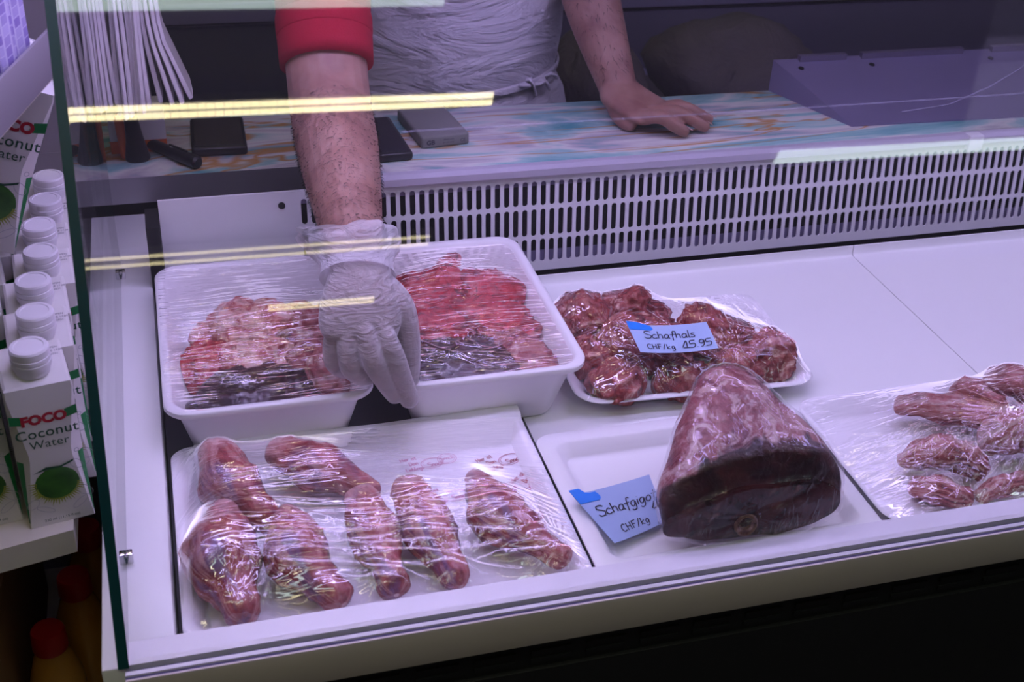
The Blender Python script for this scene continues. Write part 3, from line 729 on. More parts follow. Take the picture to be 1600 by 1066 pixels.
def leg_side():
    m = M['leg_fat'].copy(); m.name = 'leg_side_meat'; N, L = nt(m); P = N['Principled BSDF']; src = P.inputs['Base Color'].links[0].from_socket
    v = texmap(m, 'Object'); sx = N.new('ShaderNodeSeparateXYZ'); L.new(v, sx.inputs[0])
    def mth(op, a, b_): 
        q = N.new('ShaderNodeMath'); q.operation = op
        for i, z in enumerate((a, b_)):
            if hasattr(z, 'links'): L.new(z, q.inputs[i])
            else: q.inputs[i].default_value = z
        return q.outputs[0]
    edge = mth('ADD', sx.outputs[1], mth('MULTIPLY', sx.outputs[0], -0.06)); edge = mth('ADD', edge, mth('MULTIPLY', noise_tex(m, v, 26, 3, 1.0), 0.040))
    f = ramp(m, mth('MULTIPLY_ADD', edge, 10.0), [(.40, (1, 1, 1)), (.45, (0, 0, 0))])
    for q in N:
        if q.type == 'MATH' and q.operation == 'MULTIPLY_ADD': q.inputs[2].default_value = 0.5
    lean = ramp(m, noise_tex(m, v, 24, 6, 1.2), [(.35, (.014, .003, .005)), (.5, (.040, .006, .008)), (.66, (.085, .016, .015))])
    setcol(m, mixc(m, f, src, lean)); return m
obj('fat_side', b, leg_side(), leg, angle=0)
b = nb(); c0 = np.mean(np.array(loops[0]), axis=0); face = []
for k, s in enumerate((1.003, .93, .75, .5, .25, .08)):
    lp = []
    for j in range(56):
        p = c0 + (np.array(loops[0][j]) - c0) * s; q = Vector(p)
        p[1] -= .0035 * (1 - s ** 4) + noise.fractal(q * 60, .9, 2, 3) * .0010; lp.append(tuple(p))
    face.append(lp)
rings(b, face, cap0=False); obj('cut_face', b, M['lean'], leg, angle=0, label='dark lean cut face')
b = nb(); lathe(b, [(.0115, 0), (.0118, .0025), (.010, .004), (.0072, .0035), (.006, .0015), (.002, .001)], (.462, .7365, .888), 20, (0, -1, .25)); obj('bone_end', b, M['bone'], leg, label='round bone end')

# neck pieces
fN = D + .0045; NG = 'neck meat pieces in the foam tray'
def chunk(tray, name, label, c, r, mat, group, fl_, amp=.3, fr=26, ax=(1, 0.1, 0), folds=.25):
    """an irregular folded lump, flattened where it lies"""
    c = Vector(c); ax = Vector(ax).normalized(); sd = ax.cross(Vector((0, 0, 1))).normalized(); up_ = sd.cross(ax)
    b = nb(); g = bmesh.ops.create_icosphere(b, subdivisions=5, radius=1.0); q0 = Vector((random.random() * 40, random.random() * 40, 3))
    for v in g['verts']:
        n = v.co.copy()
        p = c + ax * n.x * r[0] + sd * n.y * r[1] + up_ * n.z * r[2]
        q = (p - c) * fr + q0; q = q + Vector((noise.noise(q * .9), noise.noise(q * .9 + Vector((9, 2, 4))), noise.noise(q + Vector((1, 7, 3))))) * .7
        k = 1 + amp * noise.noise(q) + folds * (.28 - abs(noise.noise(q * 2.1 + Vector((3, 3, 8))))) + .10 * noise.noise(q * 5.3)
        p = c + (p - c) * k
        if p.z < fl_: p.z = fl_ + (p.z - fl_) * .03
        tb = {'lt': LT, 'rt': RT}.get(tray)
        if tb:
            ins = .0285 - .016 * min(1, max(0, (p.z - D) / TZ))
            for ax_, c_t, h_t in ((0, tb[0], tb[2] - ins), (1, tb[1], tb[3] - ins)):
                d = p[ax_] - c_t
                if abs(d) > h_t: p[ax_] = c_t + math.copysign(h_t + (abs(d) - h_t) * .02, d)
        v.co = p
    TREES.setdefault(tray, []).append(bake(b))
    cc = np.mean([np.array(v.co) for v in b.verts], axis=0)
    return tag(obj(name, b, mat, loc=(cc[0], cc[1], min(v.co.z for v in b.verts)), angle=0), label, 'meat', group)
chunk('nk', 'neck_piece', 'round dark red neck slice at the back left of its tray', (.432, 1.108, .884), (0.0371, 0.0348, 0.0277), M['neck'], NG, fN, amp=.42, folds=.42, fr=24, ax=(1, .3, .3))
chunk('nk', 'neck_piece', 'long neck slice behind the blue price card', (.490, 1.112, .888), (0.0418, 0.0255, 0.0256), M['neck'], NG, fN, amp=.42, folds=.42, fr=24, ax=(1, -.1, 0))
chunk('nk', 'neck_piece', 'small neck piece against the right tub', (.418, 1.048, .874), (0.0302, 0.0267, 0.0192), M['neck'], NG, fN, amp=.42, folds=.42, fr=24, ax=(.6, 1, 0))
chunk('nk', 'neck_piece', 'neck piece at the front left corner of its tray', (.432, .992, .872), (0.0302, 0.0255, 0.0213), M['neck'], NG, fN, amp=.42, folds=.42, fr=24, ax=(1, .2, 0))
chunk('nk', 'neck_piece', 'broad neck piece under the blue price card', (.492, 1.050, .884), (0.0534, 0.0348, 0.0288), M['neck'], NG, fN, amp=.42, folds=.42, fr=24, ax=(1, -.3, 0))
chunk('nk', 'neck_piece', 'ragged neck piece in the middle of the tray front', (.505, .986, .872), (0.0348, 0.0232, 0.0213), M['neck'], NG, fN, amp=.42, folds=.42, fr=24, ax=(1, .25, 0))
chunk('nk', 'neck_piece', 'pale streaked neck piece right of the blue price card', (.570, 1.052, .884), (0.0418, 0.0371, 0.0288), M['neck'], NG, fN, amp=.42, folds=.42, fr=24, ax=(1, -.5, 0))
chunk('nk', 'neck_piece', 'dark neck piece in the right front of its tray', (.570, .988, .874), (0.0325, 0.0232, 0.0224), M['neck'], NG, fN, amp=.42, folds=.42, fr=24, ax=(1, .3, 0))
chunk('nk', 'neck_piece', 'red neck piece at the right end of its tray', (.622, 1.008, .876), (0.0302, 0.0302, 0.0245), M['neck'], NG, fN, amp=.42, folds=.42, fr=24, ax=(.6, -1, 0))

# rib tray
fR = D + .0045; RG = 'rib bones in the right front tray'
def rib(label, pts, rad, sd): return meat('rb', 'rib_bone', label, 'meat', pts, rad, M['rib'], RG, (.0065, 42, sd), floor=fR, sub=6)
rib('long flat rib bone nearest the back edge of its tray', [(.715, .884, .876), (.760, .866, .880), (.810, .842, .878), (.822, .834, .872)], [(.012, .010), (.022, .012), (.019, .012), (.012, .009)], 4)
rib('short rib bone standing up at the back of its tray', [(.790, .895, .878), (.801, .880, .884), (.817, .862, .880)], [(.012, .012), (.017, .014), (.012, .010)], 8)
rib('thick rib bone at the right edge of the picture', [(.838, .902, .880), (.858, .880, .890), (.872, .850, .888), (.868, .825, .878)], [(.014, .013), (.022, .018), (.022, .018), (.015, .012)], 12)
rib('dark knobbly rib bone near the left front of its tray', [(.672, .806, .872), (.692, .800, .882), (.722, .790, .882), (.742, .780, .874)], [(.010, .009), (.018, .017), (.020, .018), (.014, .012)], 17)
rib('small rib end at the front left corner of its tray', [(.664, .770, .868), (.680, .757, .873), (.700, .742, .870)], [(.011, .010), (.016, .014), (.012, .011)], 21)
rib('slim rib bone leaning along the front rail', [(.720, .742, .869), (.745, .748, .873), (.775, .752, .871)], [(.009, .008), (.012, .012), (.009, .008)], 25)
rib('rib bone under the bright film folds', [(.768, .806, .878), (.800, .802, .893), (.850, .780, .890), (.890, .762, .876)], [(.014, .013), (.022, .022), (.024, .024), (.014, .012)], 29)

# left tub: pink fat at the back, dark offal in front
fT = D + .003
chunk('lt', 'offal_piece', 'pale pink fatty piece heaped at the back of the left tub', (.060, 1.140, .893), (.056, .040, .032), M['fat'], 'offal in the left tub', fT, 0.30, 30, (1, -.1, .15))
chunk('lt', 'offal_piece', 'ragged red piece at the left side of the left tub', (.016, 1.100, .880), (.036, .034, .026), M['lung'], 'offal in the left tub', fT, 0.30, 30, (1, .5, 0))
chunk('lt', 'offal_piece', 'pink strip of meat beside the wrist in the left tub', (.122, 1.135, .889), (.042, .038, .028), M['rib_o'], 'offal in the left tub', fT, 0.30, 30, (.4, -1, 0))
chunk('lt', 'offal_piece', 'lumpy pale pink piece in the middle of the left tub', (.062, 1.080, .888), (.050, .034, .026), M['fat'], 'offal in the left tub', fT, 0.30, 30, (1, .15, 0))
chunk('lt', 'offal_piece', 'smooth dark liver at the front of the left tub', (.058, 1.018, .884), (.066, .046, .032), M['liver'], 'offal in the left tub', fT, 0.14, 18, (1, .1, 0))
chunk('lt', 'offal_piece', 'pink offal piece at the front right of the left tub', (.126, 1.050, .886), (.052, .036, .032), M['rib_o'], 'offal in the left tub', fT, 0.14, 30, (-.5, 1, 0))
# right tub: bright lungs at the back, liver and heart in front
chunk('rt', 'offal_piece', 'bright red lung lying across the back of the right tub', (.258, 1.160, .896), (.066, .044, .034), M['lung'], 'offal in the right tub', fT, 0.30, 30, (1, .1, .1))
chunk('rt', 'offal_piece', 'red spike of offal sticking up at the back of the right tub', (.290, 1.208, .906), (.030, .012, .014), M['lung'], 'offal in the right tub', fT, 0.14, 30, (1, .6, .6))
chunk('rt', 'offal_piece', 'red lung lobe at the right back of the right tub', (.335, 1.160, .892), (.044, .044, .032), M['lung'], 'offal in the right tub', fT, 0.30, 30, (1, -.5, 0))
chunk('rt', 'offal_piece', 'pink streaked lung lobe in the middle of the right tub', (.322, 1.100, .892), (.054, .044, .032), M['lung'], 'offal in the right tub', fT, 0.30, 30, (1, -.7, 0))
chunk('rt', 'offal_piece', 'ragged red offal piece beside the gloved thumb', (.250, 1.100, .888), (.046, .036, .030), M['lung'], 'offal in the right tub', fT, 0.30, 30, (1, .2, 0))
chunk('rt', 'offal_piece', 'glossy dark liver filling the front of the right tub', (.262, 1.028, .886), (.074, .052, .034), M['liver'], 'offal in the right tub', fT, 0.14, 18, (1, -.05, 0))
chunk('rt', 'offal_piece', 'pinkish offal piece at the front right of the right tub', (.338, 1.036, .886), (.046, .032, .031), M['rib_o'], 'offal in the right tub', fT, 0.14, 18, (.5, -1, .1))

# ------------------------------------------------------------------ cling film draped over each tray
def film(key, label, cx, cy, hw, hd, zrim, mat, ridges=None, r=.016, n=96, sag=0.0, rot=0.0, clear=.0014, amp=.0003, creases=None):
    nx = n; ny = max(24, int(n * hd / hw))
    X = np.linspace(-hw, hw, nx); Y = np.linspace(-hd, hd, ny)
    ob = np.full((ny, nx), zrim - .5); cr, sr = math.cos(rot), math.sin(rot)
    for i, yv in enumerate(Y):
        for j, xv in enumerate(X):
            wx, wy = cx + xv * cr - yv * sr, cy + xv * sr + yv * cr
            for t in TREES.get(key, []):
                h = t.ray_cast(Vector((wx, wy, 2)), Vector((0, 0, -1)))
                if h[0] is not None: ob[i, j] = max(ob[i, j], h[0].z + clear)
    base = zrim - sag
    def relax(H, ob, its):
        for _ in range(its):
            H[1:-1, 1:-1] = np.maximum(.25 * (H[:-2, 1:-1] + H[2:, 1:-1] + H[1:-1, :-2] + H[1:-1, 2:]), ob[1:-1, 1:-1])
        return H
    st = max(1, nx // 56)
    oc = np.array([[ob[i:i + st, j:j + st].max() for j in range(0, nx, st)] for i in range(0, ny, st)])
    Hc = np.maximum(oc, base); Hc[0] = Hc[-1] = zrim; Hc[:, 0] = Hc[:, -1] = zrim
    Hc = relax(Hc, np.maximum(oc, base), 900)
    gi = np.minimum(np.arange(ny) / st, Hc.shape[0] - 1); gj = np.minimum(np.arange(nx) / st, Hc.shape[1] - 1)
    i0 = np.minimum(gi.astype(int), Hc.shape[0] - 2); j0 = np.minimum(gj.astype(int), Hc.shape[1] - 2); fi = (gi - i0)[:, None]; fj = (gj - j0)[None]
    H = Hc[np.ix_(i0, j0)] * (1 - fi) * (1 - fj) + Hc[np.ix_(i0 + 1, j0)] * fi * (1 - fj) + Hc[np.ix_(i0, j0 + 1)] * (1 - fi) * fj + Hc[np.ix_(i0 + 1, j0 + 1)] * fi * fj
    H = np.maximum(H, ob); H[0] = H[-1] = zrim; H[:, 0] = H[:, -1] = zrim
    H = relax(H, ob, 60)
    XX, YY = np.meshgrid(X, Y)
    WX, WY = cx + XX * cr - YY * sr, cy + XX * sr + YY * cr
    fd = np.minimum(1.0, 8 * (1 - np.maximum(abs(XX) / hw, abs(YY) / hd)))
    rc = random.Random(len(label))
    for (x0, x1, y0, y1, cnt, ang, spread, ln, am, wd) in (creases or []):
        for _ in range(cnt):
            ox, oy = rc.uniform(x0, x1), rc.uniform(y0, y1); th = ang + rc.uniform(-spread, spread); l = ln * rc.uniform(.4, 1.2); wv = wd * rc.uniform(.6, 1.5)
            u = (WX - ox) * math.cos(th) + (WY - oy) * math.sin(th); v = -(WX - ox) * math.sin(th) + (WY - oy) * math.cos(th) - rc.uniform(-3, 3) * u * u
            H = H + am * rc.uniform(.4, 1.3) * np.exp(-(v / wv) ** 2) * np.exp(-(u / l) ** 4) * fd
    bm = nb(); V = {}
    for i in range(ny):
        for j in range(nx):
            ax, ay = max(abs(X[j]) - (hw - r), 0), max(abs(Y[i]) - (hd - r), 0)
            if ax * ax + ay * ay > r * r * 1.02: continue
            h = H[i, j]; wx, wy = cx + X[j] * cr - Y[i] * sr, cy + X[j] * sr + Y[i] * cr
            fade = min(1.0, 6 * (1 - max(abs(X[j]) / hw, abs(Y[i]) / hd)))
            h += amp * (noise.fractal(Vector((wx * 26, wy * 150, key.__hash__() % 7)), .8, 2, 3) + .6) * fade
            for (px, py, kk, am, rad_) in (ridges or []):
                dx, dy = wx - px, wy - py; d = math.hypot(dx, dy); th = math.atan2(dy, dx)
                h += am * max(0, 1 - d / rad_) * min(1, d / .006) * abs(math.sin(kk * th + 3 * noise.noise(Vector((th * 3, px * 50, 1))))) * fade
            V[i, j] = bm.verts.new((wx, wy, h))
    for i in range(ny - 1):
        for j in range(nx - 1):
            q = [V.get(k) for k in ((i, j), (i, j + 1), (i + 1, j + 1), (i + 1, j))]
            if all(q): bm.faces.new(q)
    KEEP.add(id(bm))
    return tag(obj('cling_film', bm, mat, loc=(cx, cy, zrim), angle=0), label, 'cling film', 'cling films over the meat trays')
FM = dict(tint=(0.985, 0.98, 0.99), rough=0.04, ior=1.45, glosscol=(2.0, 2.0, 2.0))
fm_tub = see_through('film_stretched_across', haze=0.03, gain=1.2, ripple=0.14, wrinkle=((5, 70, 14), (0, 0, 0.10), 0.6, 0.0030), **FM)
fm_sh = see_through('film_over_shanks', haze=0.010, gain=1.2, ripple=0.03, wrinkle=((6, 80, 30), (0, 0, -0.16), 0.15, 0.0035), **dict(FM, glosscol=(3.0, 3.0, 3.0)))
fm_nk = see_through('film_over_neck', haze=0.012, gain=1.2, ripple=0.03, wrinkle=((60, 16, 30), (0, 0, 0.5), 0.35, 0.0035), **FM)
fm_rb = see_through('film_over_ribs', haze=0.010, gain=1.2, ripple=0.03, wrinkle=((16, 60, 30), (0, 0, 0.5), 0.35, 0.0035), **FM)
film('lt', 'tight cling film over the left tub', LT[0], LT[1], LT[2] - .003, LT[3] - .003, D + TZ - .0005, fm_tub, sag=.018, n=200, creases=[(-.02, .15, .97, 1.12, 22, .06, .05, .07, .0018, .0020), (-.02, .10, 1.0, 1.10, 8, -.05, .12, .05, .0024, .0019)])
film('rt', 'cling film sunk onto the red offal in the right tub', RT[0], RT[1], RT[2] - .0085, RT[3] - .0085, D + TZ - .004, fm_tub, sag=.035, n=200, creases=[(.22, .34, .975, 1.06, 16, -.5, .5, .05, .0014, .0018), (.22, .36, 1.0, 1.2, 10, .2, .6, .05, .0010, .0018)])
film('sh', 'cling film with long creases over the lamb shanks', SHT[0], SHT[1] - .003, SHT[2] - .001, SHT[3] - .0045, D + .0205, fm_sh, sag=.012, n=300, creases=[(.08, .27, .750, .83, 34, -.10, .04, .11, .0021, .0020), (.04, .13, .855, .90, 14, .03, .03, .045, .0022, .0018), (.12, .30, .735, .77, 16, -.22, .15, .05, .0022, .0018), (-.01, .04, .735, .775, 7, .9, .4, .03, .0020, .0018)],
     ridges=[(.292, .748, 15, .0022, .07), (.200, .742, 11, .002, .07), (.016, .740, 9, .002, .06), (.141, .745, 12, .002, .06)])
film('nk', 'crumpled cling film over the neck meat', NKT[0], NKT[1], NKT[2] - .002, NKT[3] - .002, D + .0225, fm_nk, sag=.012, n=260, rot=NROT, creases=[(.42, .64, .97, 1.03, 34, -.75, .5, .035, .0022, .0018), (.42, .62, 1.03, 1.13, 12, .9, .5, .035, .0016, .0018)],
     ridges=[(.470, 1.0, 12, .0026, .06), (.560, .985, 13, .0026, .06), (.622, 1.0, 12, .0024, .06), (.44, 1.05, 10, .002, .05)])
film('rb', 'cling film with bright fanned folds over the rib bones', RBT[0], RBT[1], RBT[2] - .002, RBT[3] - .002, D + .0225, fm_rb, sag=.012, n=300, creases=[(.66, .74, .74, .80, 18, .2, 1.2, .03, .0020, .0017), (.70, .78, .745, .80, 16, .60, .12, .06, .0022, .0018), (.63, .68, .78, .84, 3, -.35, .2, .05, .0014, .0016)],
     ridges=[(.797, .800, 19, .0045, .09), (.690, .800, 11, .0026, .07), (.715, .785, 13, .002, .06)])
# film hugging the leg: an offset skin of its surface
bm = nb()
for k, lp in enumerate(fine[:-1]):
    fine_lp = []
    for j in range(56):
        p = Vector(lp[j]); c = Vector(np.mean(np.array(lp), axis=0)); d = p - c; d.y = 0
        p = p + d.normalized() * (.0022 + .0016 * abs(noise.noise(p * 90)) + .0012 * abs(math.sin(j * 2.1)))
        fine_lp.append((p.x, p.y, max(p.z, D + .0040)))
    fine[k] = fine_lp
fine_f = [[(c0[0] + (p[0] - c0[0]) * s, p[1] - .0052 - .0008 * (1 - s), max(c0[2] + (p[2] - c0[2]) * s, D + .004)) for p in fine[0]] for s in (.02, .3, .6, .85, .97)]
rings(bm, fine_f + fine[:-1], cap0=True, cap1=True)
fm_leg = see_through('film_on_leg', haze=0.003, gain=0.9, ripple=0.03, wrinkle=((60, 24, 16), (0, 0.5, 0.3), 0.5, 0.0030), **dict(FM, glosscol=(1, 1, 1)))
tag(obj('cling_film', bm, fm_leg, loc=(.472, .79, D + .0045), angle=0), 'tight cling film hugging the leg of mutton', 'cling film', 'cling films over the meat trays')
#==CARDS==
# ------------------------------------------------------------------ price cards
def card(label, P, bend, writing):
    """P = back-left, back-right, front-right, front-left corners"""
    t = thing('price_card', label, 'price card', P[3], 'handwritten blue price cards')
    P = [Vector(p) for p in P]
    def at(u, v, off=0.0):
        a = P[3].lerp(P[2], u); c = P[0].lerp(P[1], u); p = a.lerp(c, v)
        n = (P[2] - P[3]).cross(P[0] - P[3]).normalized()
        return p + n * (bend * (4 * (u - .5) ** 2) + off)
    def sheet(poly, off, nme, mat, thick=0.0004):
        b = nb(); top = [b.verts.new(at(u, v, off)) for u, v in poly]; bot = [b.verts.new(at(u, v, off - thick)) for u, v in poly]; n = len(poly)
        bmesh.ops.triangulate(b, faces=[b.faces.new(top)]); bmesh.ops.triangulate(b, faces=[b.faces.new(bot[::-1])])
        for i in range(n): b.faces.new((top[i], bot[i], bot[(i + 1) % n], top[(i + 1) % n]))
        return obj(nme, b, mat, t, smooth=False)
    b = nb(); NU = 14
    for off, flip in ((0.0, 1), (-.0005, 0)):
        for i in range(NU):
            q = [b.verts.new(at(u, v, off)) for u, v in ((i / NU, 0), ((i + 1) / NU, 0), ((i + 1) / NU, 1), (i / NU, 1))]
            b.faces.new(q if flip else q[::-1])
    for v in (0, 1):
        for i in range(NU): b.faces.new([b.verts.new(at(u, v, o)) for u, o in ((i / NU, 0), ((i + 1) / NU, 0), ((i + 1) / NU, -.0005), (i / NU, -.0005))])
    KEEP.add(id(b)); obj('card', b, M['card'], t)
    sheet([(0, .80), (.27, .80), (.30, .84), (.30, .90), (.28, .97), (.20, .97), (.155, 1.0), (.14, 1.05), (.12, 1.09), (.0, 1.09)], .0004, 'tab', M['card_tab'])
    ux = (P[2] - P[3]); uy = (P[0] - P[3]); Lx, Ly = ux.length, uy.length
    for (s, u, v, size, wd, sl) in writing:
        b = nb(); pen(b, s, size, Matrix.Identity(4), wd * 1.1, 1.14 if s[0] == 'C' else 1.0, sl)
        for vv in b.verts:
            vv.co = at(u + vv.co.x / Lx, v + vv.co.y / Ly, .0007)
        obj('handwriting', b, M['ink'], t, smooth=False)
card('blue price card for Schafhals lying on the wrapped neck meat', [(.4530, 1.0290, .9205), (.5405, 1.0160, .9205), (.5350, .9700, .9165), (.4500, .9790, .9165)], .0035,
     [('Schafhals', .14, .50, .0130, .0010, .1), ('CHF/kg', .12, .12, .0085, .0009, .05), ('15.95', .57, .13, .0125, .0011, .12)])
card('blue price card for Schafgigot tucked under the wrapped leg', [(.3235, .8150, .8800), (.4110, .8400, .8700), (.4080, .7830, .8600), (.3475, .7605, .8640)], .002,
     [('Schafgigot', .10, .50, .0120, .0010, .12), ('CHF/kg', .26, .12, .0085, .0009, .08), ('15', .86, .32, .0125, .0013, .15)])

# ------------------------------------------------------------------ things on the worktop
WT = 0.9870
def slab(bm, c, ang, w_, d_, z0, h, bev=.004, seg=3):
    box(bm, -w_ / 2, w_ / 2, -d_ / 2, d_ / 2, z0, z0 + h, bev, seg=seg, M4=Matrix.Translation((c[0], c[1], 0)) @ Matrix.Rotation(ang, 4, 'Z'))
WF = 0.9352
def fl(x, y): return (x * 1.0849, y * 1.0849)
t = thing('marker_pen', 'black marker pen lying at the edge of the worktop flap', 'pen', (0, 1.52, WF))
pa, pb = Vector((*fl(.0290, 1.3630), WF + .0092)), Vector((*fl(-.0560, 1.4700), WF + .0092)); ax = pb - pa
b = nb(); lathe(b, [(.006, 0), (.0088, .003), (.0088, .045), (.0070, .046)], pa, 20, ax); obj('cap', b, M['black'], t)
b = nb(); lathe(b, [(.0072, .046), (.0078, .05), (.0078, .125), (.006, .128)], pa, 20, ax); obj('barrel', b, M['black'], t)
b = nb(); n_ = ax.normalized(); box(b, -.0012, .0012, 0, .034, .0088, .0112, .0004, M4=frame(pa + n_ * .020, n_.cross(Vector((0, 0, 1))), n_, Vector((0, 0, 1)))); obj('clip', b, M['black'], t)
b = nb(); pen(b, 'icin', .004, frame(pa + n_ * .046 + Vector((0, 0, .0082)), n_, Vector((0, 0, 1)).cross(n_), Vector((0, 0, 1))), .0006); obj('lettering', b, M['paper'], t, smooth=False)
t = thing('tape_dispenser', 'black hand-held tool standing behind the marker pen', 'tool', (-.049, 1.575, WF))
b = nb(); loft(b, [(-.043, 1.520, WF + .004), (-.0445, 1.524, WF + .032), (-.047, 1.528, WF + .066)], [(.016, .010), (.011, .009), (.008, .007)], (0, 1, 0), 16, 5); obj('body', b, M['black'], t)
b = nb(); loft(b, [(-.0585, 1.530, WF + .004), (-.0600, 1.533, WF + .055)], [(.006, .006), (.008, .007)], (0, 1, 0), 12, 4); obj('handle', b, M['orange'], t, label='orange handle')
t = thing('small_box', 'small white box with an orange base band behind the marker pen', 'box', (-.04, 1.56, WF))
b = nb(); box(b, -.076, -.0050, 1.545, 1.575, WF + .017, WF + .066, .001); obj('carton', b, M['paper'], t)
b = nb(); box(b, -.0762, -.0048, 1.5448, 1.5752, WF, WF + .017, .001); obj('band', b, M['orange'], t, label='orange band')
b = nb(); text_bm(b, 'MEK', .0065, frame((-.024, 1.5445, WF + .005), (1, 0, 0), (0, 0, 1), (0, -1, 0))); obj('lettering', b, M['paper'], t, smooth=False)
t = thing('payment_phone', 'black phone with dark glass screen lying left of the forearm', 'phone', (.063, 1.575, WF))
b = nb(); slab(b, fl(.0575, 1.446), -.03, .0716, .106, WF, .013, .004); obj('body', b, M['black'], t)
b = nb(); slab(b, fl(.0575, 1.448), -.03, .063, .091, WF + .0128, .0006, .0002, 1); obj('screen', b, M['screen'], t, label='dark glass screen')
t = thing('phone_case', 'matt black phone lying right of the forearm', 'phone', (.25, 1.41, WT))
b = nb(); slab(b, (.2430, 1.405), .06, .076, .120, WT, .012, .0045); obj('body', b, M['black'], t)
b = nb(); slab(b, (.2430, 1.406), .06, .066, .108, WT + .0118, .0005, .0002, 1); obj('screen', b, pbr('matt_screen', (.012, .010, .018), .5), t)
t = thing('power_bank', 'grey rectangular power bank lying in front of the apron', 'power bank', (.335, 1.43, WT))
b = nb(); slab(b, (.3270, 1.432), .12, .064, .100, WT, .016, .0032); obj('body', b, M['olive'], t)
PB = Matrix.Translation((.3270, 1.432, 0)) @ Matrix.Rotation(.12, 4, 'Z') @ frame((0, -.0502, WT + .006), (1, 0, 0), (0, 0, 1), (0, -1, 0))
b = nb(); text_bm(b, 'GB', .0085, PB @ Matrix.Translation((-.020, -.001, 0)), .0002)
for k in range(3): text_bm(b, ('20000 mAh', '5V 3A 15W', 'CE')[k], (.003, .003, .006)[k], PB @ Matrix.Translation(((.004, .003, 0), (.004, -.001, 0), (.023, -.001, 0))[k]))
obj('lettering', b, M['ink'], t, smooth=False)

# film wrapping machine: sloped sheet-steel body on the right of the worktop
t = thing('wrapping_machine', 'dull lilac sheet steel wrapping machine on the right of the worktop', 'machine', (1.2, 1.45, WT))
b = nb(); prof = [(.8960, 1.3600), (1.60, 1.3390), (1.60, 1.5060), (.842, 1.5060)]
bt = [b.verts.new((x, y, WT)) for x, y in prof]; tp = [b.verts.new((x, y, WT + h)) for (x, y), h in zip(prof, (.002, .002, .046, .046))]
b.faces.new(bt[::-1]); b.faces.new(tp)
for i in range(4): b.faces.new((bt[i], bt[(i + 1) % 4], tp[(i + 1) % 4], tp[i]))
obj('body', b, M['purple_steel'], t, smooth=False)
for x in (.876, .99, 1.19):
    b = nb(); lathe(b, [(.0042, 0), (.0042, .0008)], (x, 1.484, WT + .0395), 14, (0, -.25, 1)); obj('screw', b, M['black'], t)
b = nb()
for xa, xb_ in ((.88, .955), (.98, 1.15), (1.2, 1.45)): box(b, xa, xb_, 1.4975, 1.5065, WT + .0435, WT + .052)
obj('hinge_strip', b, M['bench'], t, smooth=False)

# hanging white bags at the left end
hk = thing('bag_hook', 'steel hook rail carrying the white bags', 'hook', (-.06, 1.49, 1.34))
b = nb(); loft(b, [(-.10, 1.490, 1.338), (.03, 1.490, 1.338)], [.004, .004], (0, 0, 1), 12, 3); obj('bar', b, M['chrome'], hk)
for x in (-.088, .02):
    b = nb(); box(b, x, x + .006, 1.487, 1.493, 1.338, 1.372); obj('bracket', b, M['chrome'], hk, smooth=False)
lab_b = ['white folded bag with black printed dots, outermost of the left bundle', 'white folded bag inside the left hanging bundle', 'white folded bag of the right hanging bundle',
         'white folded bag flaring out at the right edge of the right bundle']
def bag(i, x, dx, foot, lab, flare=0.0):
    b = nb(); lo = []
    for k in range(13):
        s = k / 12; z = 1.333 - s * (.303 + foot); wv = .0016 * math.sin(s * 5 + i)
        xx = x + dx * s ** 2 + wv + (flare * max(0, s - .72) * 3.6 if s > .72 else 0)
        ya = 1.452 + (.010 if i > 15 else .002) * math.sin(i * 1.7) * s; yb2 = 1.528
        t_ = (.00228 + .0004 * s * s) if i < 15 else (.00208 + .0008 * s * s)
        lo.append([(xx - t_, ya, z), (xx - .35 * t_, ya - .002, z - .002), (xx + t_, ya, z), (xx + t_ + .001, (ya + yb2) / 2, z - .003), (xx + t_, yb2, z), (xx - t_, yb2, z), (xx - t_ + .001, (ya + yb2) / 2, z - .003)])
    rings(b, lo); o = tag(obj('hanging_bag', b, M['bag'], loc=(x, 1.49, 1.333), angle=.6), lab, 'bag', 'white bags hanging over the worktop flap'); return o
k = 0
for i in range(9):
    x = -.0985 + i * .0047; o = bag(i, x, -.004 + i * .0008, -.004 + .007 * math.sin(i * .55), lab_b[1] if i < 8 else lab_b[0], 0)
for (xx, yy, zz) in ((-.0864, 1.4480, 1.0966), (-.0924, 1.4480, 1.0892), (-.0950, 1.4480, 1.0800), (-.0985, 1.4480, 1.0558)):
    b = nb(); lathe(b, [(.0042, 0), (.0042, .0006), (.003, .0010)], (xx, yy - .0008, zz), 16, (0, -1, 0)); obj('printed_dot', b, M['black'], o, label='black printed dot')
for i in range(11):
    x = -.0475 + i * .0043; bag(20 + i, x, -.008 + i * .0016, .006 * math.sin(1.2 + i * .42) - .0015 * max(0, i - 6), lab_b[2] if i < 10 else lab_b[3], 0.0 if i < 7 else .0065 * (i - 6))
#==LEFT==
# ------------------------------------------------------------------ shop shelf on the left
sh = thing('shop_shelf', 'cream metal shop shelf at the left with a grey price rail', 'shelf', (-.3, 1.1, 0))
b = nb(); SZ = .875
extrude_poly(b, [(-.118, .8715, SZ), (-.118, 1.360, SZ), (-.62, 1.360, SZ), (-.62, .762, SZ)], (0, 0, -.0255)); obj('shelf_board', b, M['shelf'], sh, smooth=False)
b = nb(); extrude_poly(b, [(-.116, .900, .405), (-.116, 1.360, .405), (-.62, 1.360, .405), (-.62, .80, .405)], (0, 0, -.025)); obj('shelf_board', b, M['shelf'], sh, smooth=False)
b = nb(); box(b, -.62, -.0945, 1.3605, 1.372, .0, 1.55)
for z in (1.02, 1.24): box(b, -.62, -.0945, 1.3598, 1.3606, z, z + .0015)
obj('back_panel', b, M['tile'], sh, smooth=False)
rd = Vector((.0305, .1139, 0)).normalized(); rn = Vector((rd.y, -rd.x, 0)); ro = Vector((-.1251, .9349, 1.220))
